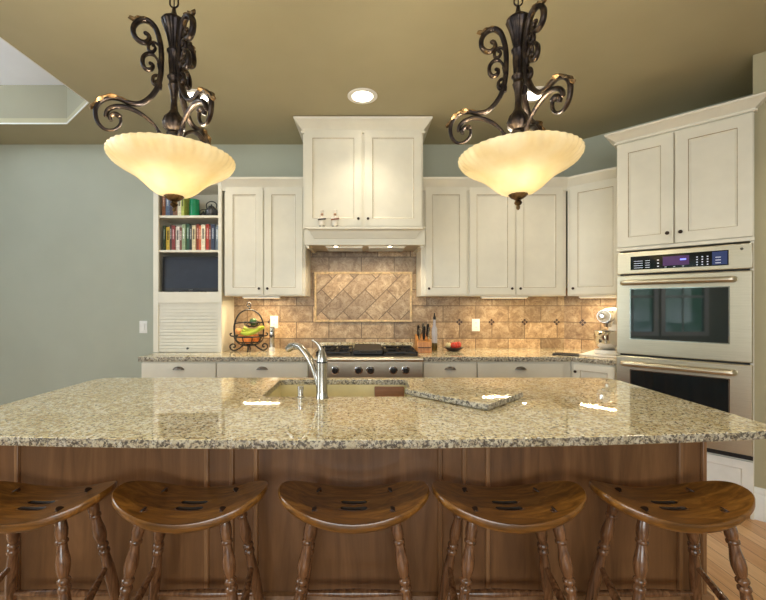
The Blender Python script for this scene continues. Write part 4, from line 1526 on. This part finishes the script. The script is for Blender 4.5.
class MBT(MB):
    """thicker wrought iron rods"""
    def tube(self, pts, rad, *a, **k):
        return MB.tube(self, pts, rad * 1.45, *a, **k)


# fruit stand
bx, by = ax(249, 3.62), 3.62
t = thing('fruit_stand', 'black wrought iron two-tier fruit basket on the left counter', 'fruit basket', (bx, by, ZT), R(10))
m = MBT()
def ringt(c, r, z, rad): m.tube([(c[0] + r * math.cos(2 * PI * i / 28), c[1] + r * math.sin(2 * PI * i / 28), z) for i in range(28)], rad, 6, closed=True)
ringt((0, 0), 0.135, 0.135, 0.0045); ringt((0, 0), 0.05, 0.055, 0.004); ringt((0, 0), 0.105, 0.085, 0.003)
for k in range(10):
    a = 2 * PI * k / 10
    m.tube(smooth_pts([(0.135 * math.cos(a), 0.135 * math.sin(a), 0.135), (0.118 * math.cos(a), 0.118 * math.sin(a), 0.095), (0.085 * math.cos(a), 0.085 * math.sin(a), 0.065), (0.05 * math.cos(a), 0.05 * math.sin(a), 0.055)], 4), 0.003, 6)
m.build('lower_basket', M_BLACK, t, smooth=60)
for s in (-1, 1):
    m = MBT()
    m.tube(smooth_pts([(s * 0.05, 0, 0.055), (s * 0.09, 0, 0.02), (s * 0.13, 0, 0.006), (s * 0.16, 0, 0.02), (s * 0.165, 0, 0.05), (s * 0.14, 0, 0.065), (s * 0.12, 0, 0.05), (s * 0.128, 0, 0.033), (s * 0.14, 0, 0.038)], 5), 0.0045, 8)
    m.build('scroll_foot', M_BLACK, t, smooth=60)
    m = MBT()
    m.tube(smooth_pts([(s * 0.135, 0, 0.135), (s * 0.16, 0, 0.14), (s * 0.165, 0, 0.158), (s * 0.15, 0, 0.163)], 4), 0.004, 8)
    m.build('side_hook', M_BLACK, t, smooth=60)
for s in (-1, 1):
    m = MBT()
    m.tube(smooth_pts([(0, s * 0.05, 0.055), (0, s * 0.08, 0.02), (0, s * 0.10, 0.005)], 5), 0.0045, 8)
    m.build('foot', M_BLACK, t, smooth=60)
m = MBT()
m.tube(smooth_pts([(-0.125, 0, 0.135), (-0.13, 0, 0.23), (-0.10, 0, 0.32), (-0.05, 0, 0.365), (0, 0, 0.378), (0.05, 0, 0.365), (0.10, 0, 0.32), (0.13, 0, 0.23), (0.125, 0, 0.135)], 5), 0.0048, 8)
m.tube(smooth_pts([(0, 0, 0.378), (0.002, 0, 0.40), (-0.018, 0, 0.42), (0, 0, 0.445), (0.018, 0, 0.42), (-0.002, 0, 0.40)], 4), 0.004, 8)
m.build('arched_handle', M_BLACK, t, smooth=60)
m = MBT(); ringt((0.03, -0.03), 0.075, 0.262, 0.0042); ringt((0.03, -0.03), 0.035, 0.225, 0.003)
for k in range(8):
    a = 2 * PI * k / 8
    m.tube([(0.03 + 0.075 * math.cos(a), -0.03 + 0.075 * math.sin(a), 0.262), (0.03 + 0.06 * math.cos(a), -0.03 + 0.06 * math.sin(a), 0.237), (0.03 + 0.035 * math.cos(a), -0.03 + 0.035 * math.sin(a), 0.225)], 0.0028, 6)
m.tube([(0.105, -0.03, 0.262), (0.129, 0, 0.25)], 0.003, 6); m.tube([(-0.045, -0.03, 0.262), (-0.129, 0, 0.25)], 0.003, 6)
m.build('upper_basket', M_BLACK, t, smooth=60)


def fruit(name, c, r, mat, label, cat, ry=None, rz=None, grp='fruit in the iron basket'):
    ry, rz = ry or r, rz or r
    t = thing(name, label, cat, (c[0], c[1], c[2] - rz), 0, grp)
    m = MB()
    n, k = 20, 12
    prof = [(max(0.0008, r * math.sin(PI * i / k)), -rz * math.cos(PI * i / k) + rz - (0.12 * rz * max(0, (i - k + 2) / 2) if i > k - 2 else 0)) for i in range(k + 1)]
    m.lathe(prof, n)
    m.build('flesh', mat, t, smooth=80)
    MB().cyl((0, 0, 2 * rz - 0.12 * rz - 0.002), (0.002, 0, 2 * rz + 0.004), 0.0018, n=6).build('stem', M_BRASSK, t)
    return t
M_ORG = plain('orange_peel', (226, 128, 50), 0.45, var=0.1, scale=40)
M_PEACH = plain('peach_skin', (232, 160, 96), 0.6, var=0.15, scale=30)
M_APPLE = plain('red_apple_skin', (198, 60, 44), 0.3, var=0.35, scale=30)
M_PALE = plain('pale_onion_skin', (226, 212, 160), 0.45, var=0.08, scale=30)
M_GREEN = plain('dark_green_skin', (48, 78, 42), 0.4, var=0.25, scale=40)
fb = Vector((bx, by, ZT))
fruit('orange', fb + Vector((0.005, -0.055, 0.107)), 0.038, M_ORG, 'orange at the front of the lower iron basket tier', 'orange')
fruit('peach', fb + Vector((-0.066, -0.02, 0.118)), 0.036, M_PEACH, 'pale peach at the left side of the lower iron basket tier', 'peach')
fruit('orange', fb + Vector((0.068, -0.02, 0.118)), 0.036, M_ORG, 'orange at the right side of the lower iron basket tier', 'orange')
fruit('orange', fb + Vector((0.0, 0.045, 0.112)), 0.038, M_ORG, 'orange at the back of the lower iron basket tier, behind the bananas', 'orange')
fruit('avocado', fb + Vector((0.045, -0.025, 0.268)), 0.033, M_GREEN, 'dark green avocado in the upper iron basket tier', 'avocado', rz=0.036)
fruit('onion', fb + Vector((-0.085, -0.035, 0.182)), 0.030, M_PEACH, 'peach resting above the others, left of the bananas', 'peach')
MBAN = plain('green_banana_skin', (172, 186, 62), 0.4, var=0.12, scale=20)
for k in range(3):
    m = MB()
    q = smooth_pts([(-0.085, 0, 0.01), (-0.05, 0, -0.008), (0, 0, -0.014), (0.05, 0, -0.006), (0.085, 0, 0.014), (0.098, 0, 0.024)], 4)
    m.M = Matrix.Rotation(R(-12 + 7 * k), 4, 'Y')
    m.tube(q, [0.006 + 0.011 * math.sin(PI * (0.1 + 0.8 * i / (len(q) - 1))) ** 0.6 for i in range(len(q))], 8)
    o = m.build('banana', MBAN, loc=fb + Vector((0.03 + 0.004 * k, -0.07 + 0.035 * k, 0.178 + 0.012 * k)), smooth=60, rz=R(-6 + 8 * k))
    tag(o, ['front', 'middle', 'back'][k] + 'most of the three green-yellow bananas lying across the lower basket', 'banana', 'fruit in the iron basket')

# silver mill
t = thing('pepper_mill', 'slim silver mill with a dark window beside the iron fruit basket', 'pepper mill', (ax(272, 3.60), 3.60, ZT))
MB().lathe([(0.026, 0), (0.027, 0.004), (0.027, 0.028), (0.022, 0.034)], 24).build('base', M_WHITEP, t)
MB().lathe([(0.022, 0.034), (0.022, 0.115), (0.0235, 0.12), (0.0235, 0.215), (0.020, 0.222), (0.001, 0.224)], 24).build('body', M_NICKEL, t, smooth=40)
box('dark_window', M_BLACK, -0.010, 0.010, -0.0252, -0.022, 0.125, 0.150, t, bevel=0.003)
box('switch', M_BLACK, -0.007, 0.007, -0.0252, -0.022, 0.175, 0.190, t, bevel=0.002)

# knife block and knives
kb = Vector((ax(423.5, 3.50), 3.50, ZT))
t = thing('knife_block', 'honey-coloured wooden knife block right of the range', 'knife block', kb)
m = MB()
w2 = 0.064
m.add([(-w2, -0.06, 0), (w2, -0.06, 0), (w2, 0.09, 0), (-w2, 0.09, 0), (-w2, -0.045, 0.10), (w2, -0.045, 0.10), (w2, 0.10, 0.155), (-w2, 0.10, 0.155)],
      [(0, 3, 2, 1), (4, 5, 6, 7), (0, 1, 5, 4), (1, 2, 6, 5), (2, 3, 7, 6), (3, 0, 4, 7)])
m.build('block', M_BLOCK, t, bevel=0.004)
MB().box(-w2 + 0.008, w2 - 0.008, -0.0585, -0.0545, 0.045, 0.052).build('groove', M_BRASSK, t)
words = ['front left', 'front middle', 'front right', 'back left', 'back middle', 'back right']
i = 0
for yy in (-0.02, 0.05):
    for xx in (-0.039, 0.0, 0.039):
        zb_ = 0.10 + (yy + 0.045) / 0.145 * 0.055
        k = thing('kitchen_knife', 'knife with black and steel handle in the %s slot of the block' % words[i], 'knife', kb + Vector((xx, yy, zb_)), 0, 'knives in the wooden block')
        L = 0.10 + 0.012 * ((i * 2) % 3)
        d = Vector((0.06 * (xx / 0.033) * 0.6, -0.32, 1)).normalized()
        m = MB()
        q = [Vector((0, 0, 0.008)) + d * (L * u) for u in (0, 0.2, 0.5, 0.8, 1)]
        m.tube(q, [0.009, 0.012, 0.010, 0.012, 0.008], 10)
        m.build('handle', M_BLACK if i % 2 else M_NICKEL, k, smooth=50)
        MB().cyl(-d * 0.01, Vector((0, 0, 0.008)) + d * 0.004, 0.006, n=8).build('bolster', M_CHROME, k)
        i += 1

# clear mill with steel top, by the knife block
t = thing('oil_bottle', 'tall clear glass bottle with dark contents behind the knife block', 'bottle', (ax(434.5, 3.66), 3.66, ZT))
MGB = plain('pale_grey_glass', (190, 190, 198), 0.1, 0.0, var=0.05, Alpha=0.75)
MB().lathe([(0.024, 0), (0.026, 0.003), (0.026, 0.07)], 20).build('contents', plain('olive_oil', (84, 70, 30), 0.3, var=0.1), t)
MB().lathe([(0.026, 0.07), (0.026, 0.20), (0.014, 0.23), (0.012, 0.28), (0.014, 0.285)], 20).build('glass', MGB, t, smooth=40)
MB().lathe([(0.012, 0.285), (0.013, 0.310), (0.006, 0.318), (0.005, 0.345), (0.001, 0.346)], 16).build('stopper', M_BLACK, t, smooth=40)

# fruit bowl
fbw = Vector((ax(453.5, 3.62), 3.62, ZT))
t = thing('fruit_bowl', 'shallow dark bowl of fruit on the counter right of the knife block', 'bowl', fbw)
MB().lathe([(0.035, 0), (0.05, 0.004), (0.085, 0.028), (0.090, 0.034), (0.084, 0.034), (0.05, 0.012), (0.001, 0.010)], 32).build('bowl_shell', plain('dark_wood_bowl', (58, 46, 44), 0.35, var=0.2), t, smooth=50)
for dx, dy, r, mt, nm, lb in ((0.005, -0.012, 0.034, M_APPLE, 'apple', 'red apple in the middle of the shallow bowl'), (0.046, 0.012, 0.030, plain('rosy_apple_skin', (206, 84, 66), 0.3, var=0.2, scale=30), 'apple', 'rosy apple at the right of the shallow bowl'),
                              (-0.047, 0.0, 0.026, M_PALE, 'onion', 'small pale yellow onion at the left of the shallow bowl')):
    fruit(nm, fbw + Vector((dx, dy, 0.014 + r + abs(dx) * 0.25)), r, mt, lb, nm, grp='fruit in the shallow bowl')

# stand mixer on the angled counter
c_m = 5.33
my = c_m / (1 + (607.5 - CX) / F)
mx_ = c_m - my
mb_ = Vector((mx_, my, ZT))
t = thing('stand_mixer', 'white stand mixer with a steel bowl on the angled counter beside the ovens', 'stand mixer', mb_ + Vector((0, 0, 0.012)), R(40))
m = MB().prism(arc(0, 0, 0.10, 90, 270, 12) + [(0.22, -0.10), (0.25, -0.07), (0.25, 0.07), (0.22, 0.10)], 0, 0.035)
m.build('base', M_WHITEP, t, bevel=0.008)
m = MB().add([(0.13, -0.055, 0.03), (0.24, -0.06, 0.03), (0.24, 0.06, 0.03), (0.13, 0.055, 0.03), (0.15, -0.045, 0.26), (0.235, -0.045, 0.26), (0.235, 0.045, 0.26), (0.15, 0.045, 0.26)],
             [(0, 3, 2, 1), (4, 5, 6, 7), (0, 1, 5, 4), (1, 2, 6, 5), (2, 3, 7, 6), (3, 0, 4, 7)])
m.build('column', M_WHITEP, t, bevel=0.02, seg=4)
MB().lathe([(0.03, 0.036), (0.045, 0.040), (0.075, 0.062), (0.094, 0.10), (0.100, 0.145), (0.102, 0.185), (0.106, 0.188), (0.102, 0.190), (0.098, 0.185), (0.092, 0.10), (0.07, 0.066), (0.001, 0.05)], 40).build('bowl', M_CHROME, t, smooth=60)
MB().tube(smooth_pts([(-0.095, -0.02, 0.17), (-0.14, -0.03, 0.165), (-0.145, -0.03, 0.12), (-0.092, -0.02, 0.095)], 5), 0.007, 8).build('bowl_handle', M_CHROME, t, smooth=60)
m = MB().lathe([(0.03, -0.10), (0.050, -0.085), (0.062, -0.04), (0.068, 0.05), (0.070, 0.14), (0.062, 0.22), (0.04, 0.25), (0.01, 0.258)], 28, c=(0, 0, 0.315), d=(1, 0, 0))
h_ = m.build('motor_head', M_WHITEP, t, smooth=60)
MB().lathe([(0.0515, -0.085), (0.0635, -0.04), (0.0638, -0.03), (0.0615, -0.028)], 28, c=(0, 0, 0.315), d=(1, 0, 0)).build('trim_band', M_CHROME, h_, smooth=60)
MB().lathe([(0.026, 0), (0.028, 0.03), (0.016, 0.04), (0.001, 0.041)], 20, c=(-0.095, 0, 0.315), d=(-1, 0, 0)).build('attachment_hub', M_CHROME, h_)
MB().lathe([(0.028, 0.225), (0.032, 0.262)], 20).build('beater_shaft', M_CHROME, t)
MB().lathe([(0.009, 0), (0.012, 0.012), (0.001, 0.016)], 14, c=(0.02, -0.066, 0.33), d=(0, -1, 0)).build('knob', M_BLACK, h_)
# cloth under the mixer and dark tray beside it
o = single(MB().prism([(-0.17, -0.16), (0.13, -0.16), (0.13, 0.20), (-0.17, 0.20)], 0, 0.011), 'folded_towel', plain('white_cotton', (232, 228, 222), 0.9, var=0.04, scale=60), 'folded white towel under the stand mixer', 'towel', bevel=0.005, loc=mb_ + Vector((0.0, 0, 0)), rz=R(-45))
o.location = mb_
tp = Vector((cc - 3.28 + 0.09, 3.33, ZT))
m = MB().rings(-0.10, 0.10, -0.07, 0.07, [(0, 0), (0.0, -0.006), (0.004, -0.010), (0.008, -0.010), (0.014, -0.004)])
m.v = [Vector((p.x, p.z, -p.y)) for p in m.v]
o = single(m, 'serving_tray', M_BLACK, 'flat black tray on the counter corner in front of the tiles', 'tray', loc=tp, rz=R(-30))

# figurines on the mantel ledge
def figurine(label, X, flip, accent):
    Yf = YH - 0.0505
    t = thing('chef_figurine', label, 'figurine', (X, Yf, zh0 - 0.001), 0, 'pair of figurines on the hood ledge')
    mw = plain('glazed_white', (236, 228, 214), 0.3, var=0.04)
    ma = plain('glazed_accent', accent, 0.35, var=0.2, scale=60)
    m = MB()
    for s in (-1, 1):
        m.ball((s * 0.014, -0.004, 0.007), 0.012, 0.016, 0.008, 12)
    m.build('shoes', M_BLACK, t, smooth=70)
    m = MB().lathe([(0.020, 0.010), (0.025, 0.022), (0.026, 0.045), (0.020, 0.066), (0.018, 0.078), (0.009, 0.092), (0.005, 0.096)], 20)
    m.tube(smooth_pts([(-0.014, 0, 0.086), (-0.026, -0.006, 0.078), (-0.022, -0.020, 0.066), (-0.008, -0.026, 0.066)], 4), 0.0055, 8)
    m.tube(smooth_pts([(0.014, 0, 0.086), (0.030, -0.004, 0.082), (0.032, -0.012, 0.070 + flip * 0.014), (0.030, -0.02, 0.078 + flip * 0.02)], 4), 0.0055, 8)
    m.build('jacket', mw, t, smooth=70)
    MB().lathe([(0.0205, 0.062), (0.022, 0.065), (0.0205, 0.070)], 18).build('apron_tie', ma, t)
    MB().tube([(-0.030, -0.024, 0.060), (0.0, -0.028, 0.064), (0.034, -0.022, 0.068)], 0.006, 8).build('tray', ma, t)
    h = MB().ball((0, 0, 0.108), 0.013, 0.013, 0.014, 16)
    h.ball((0, -0.013, 0.107), 0.003, n=8)
    hh = h.build('head', plain('figurine_skin', (226, 184, 150), 0.45, var=0.05), t, smooth=80)
    m = MB(); m.tube([(-0.008, -0.0125, 0.102), (0, -0.0145, 0.1035), (0.008, -0.0125, 0.102)], 0.0022, 6)
    for s in (-1, 1): m.ball((s * 0.005, -0.0125, 0.111), 0.0015, n=6)
    m.build('moustache', M_BRASSK, hh)
    MB().lathe([(0.012, 0.117), (0.0115, 0.127), (0.016, 0.134), (0.015, 0.142), (0.006, 0.147), (0.001, 0.147)], 16).build('hat', mw, t, smooth=60)
figurine('small white figurine with dark scarf, left one on the hood ledge', ax(322, YH - 0.05), 0, (60, 50, 38))
figurine('small white figurine with reddish brown trimmings, right one on the hood ledge', ax(335, YH - 0.05), 1, (130, 74, 48))
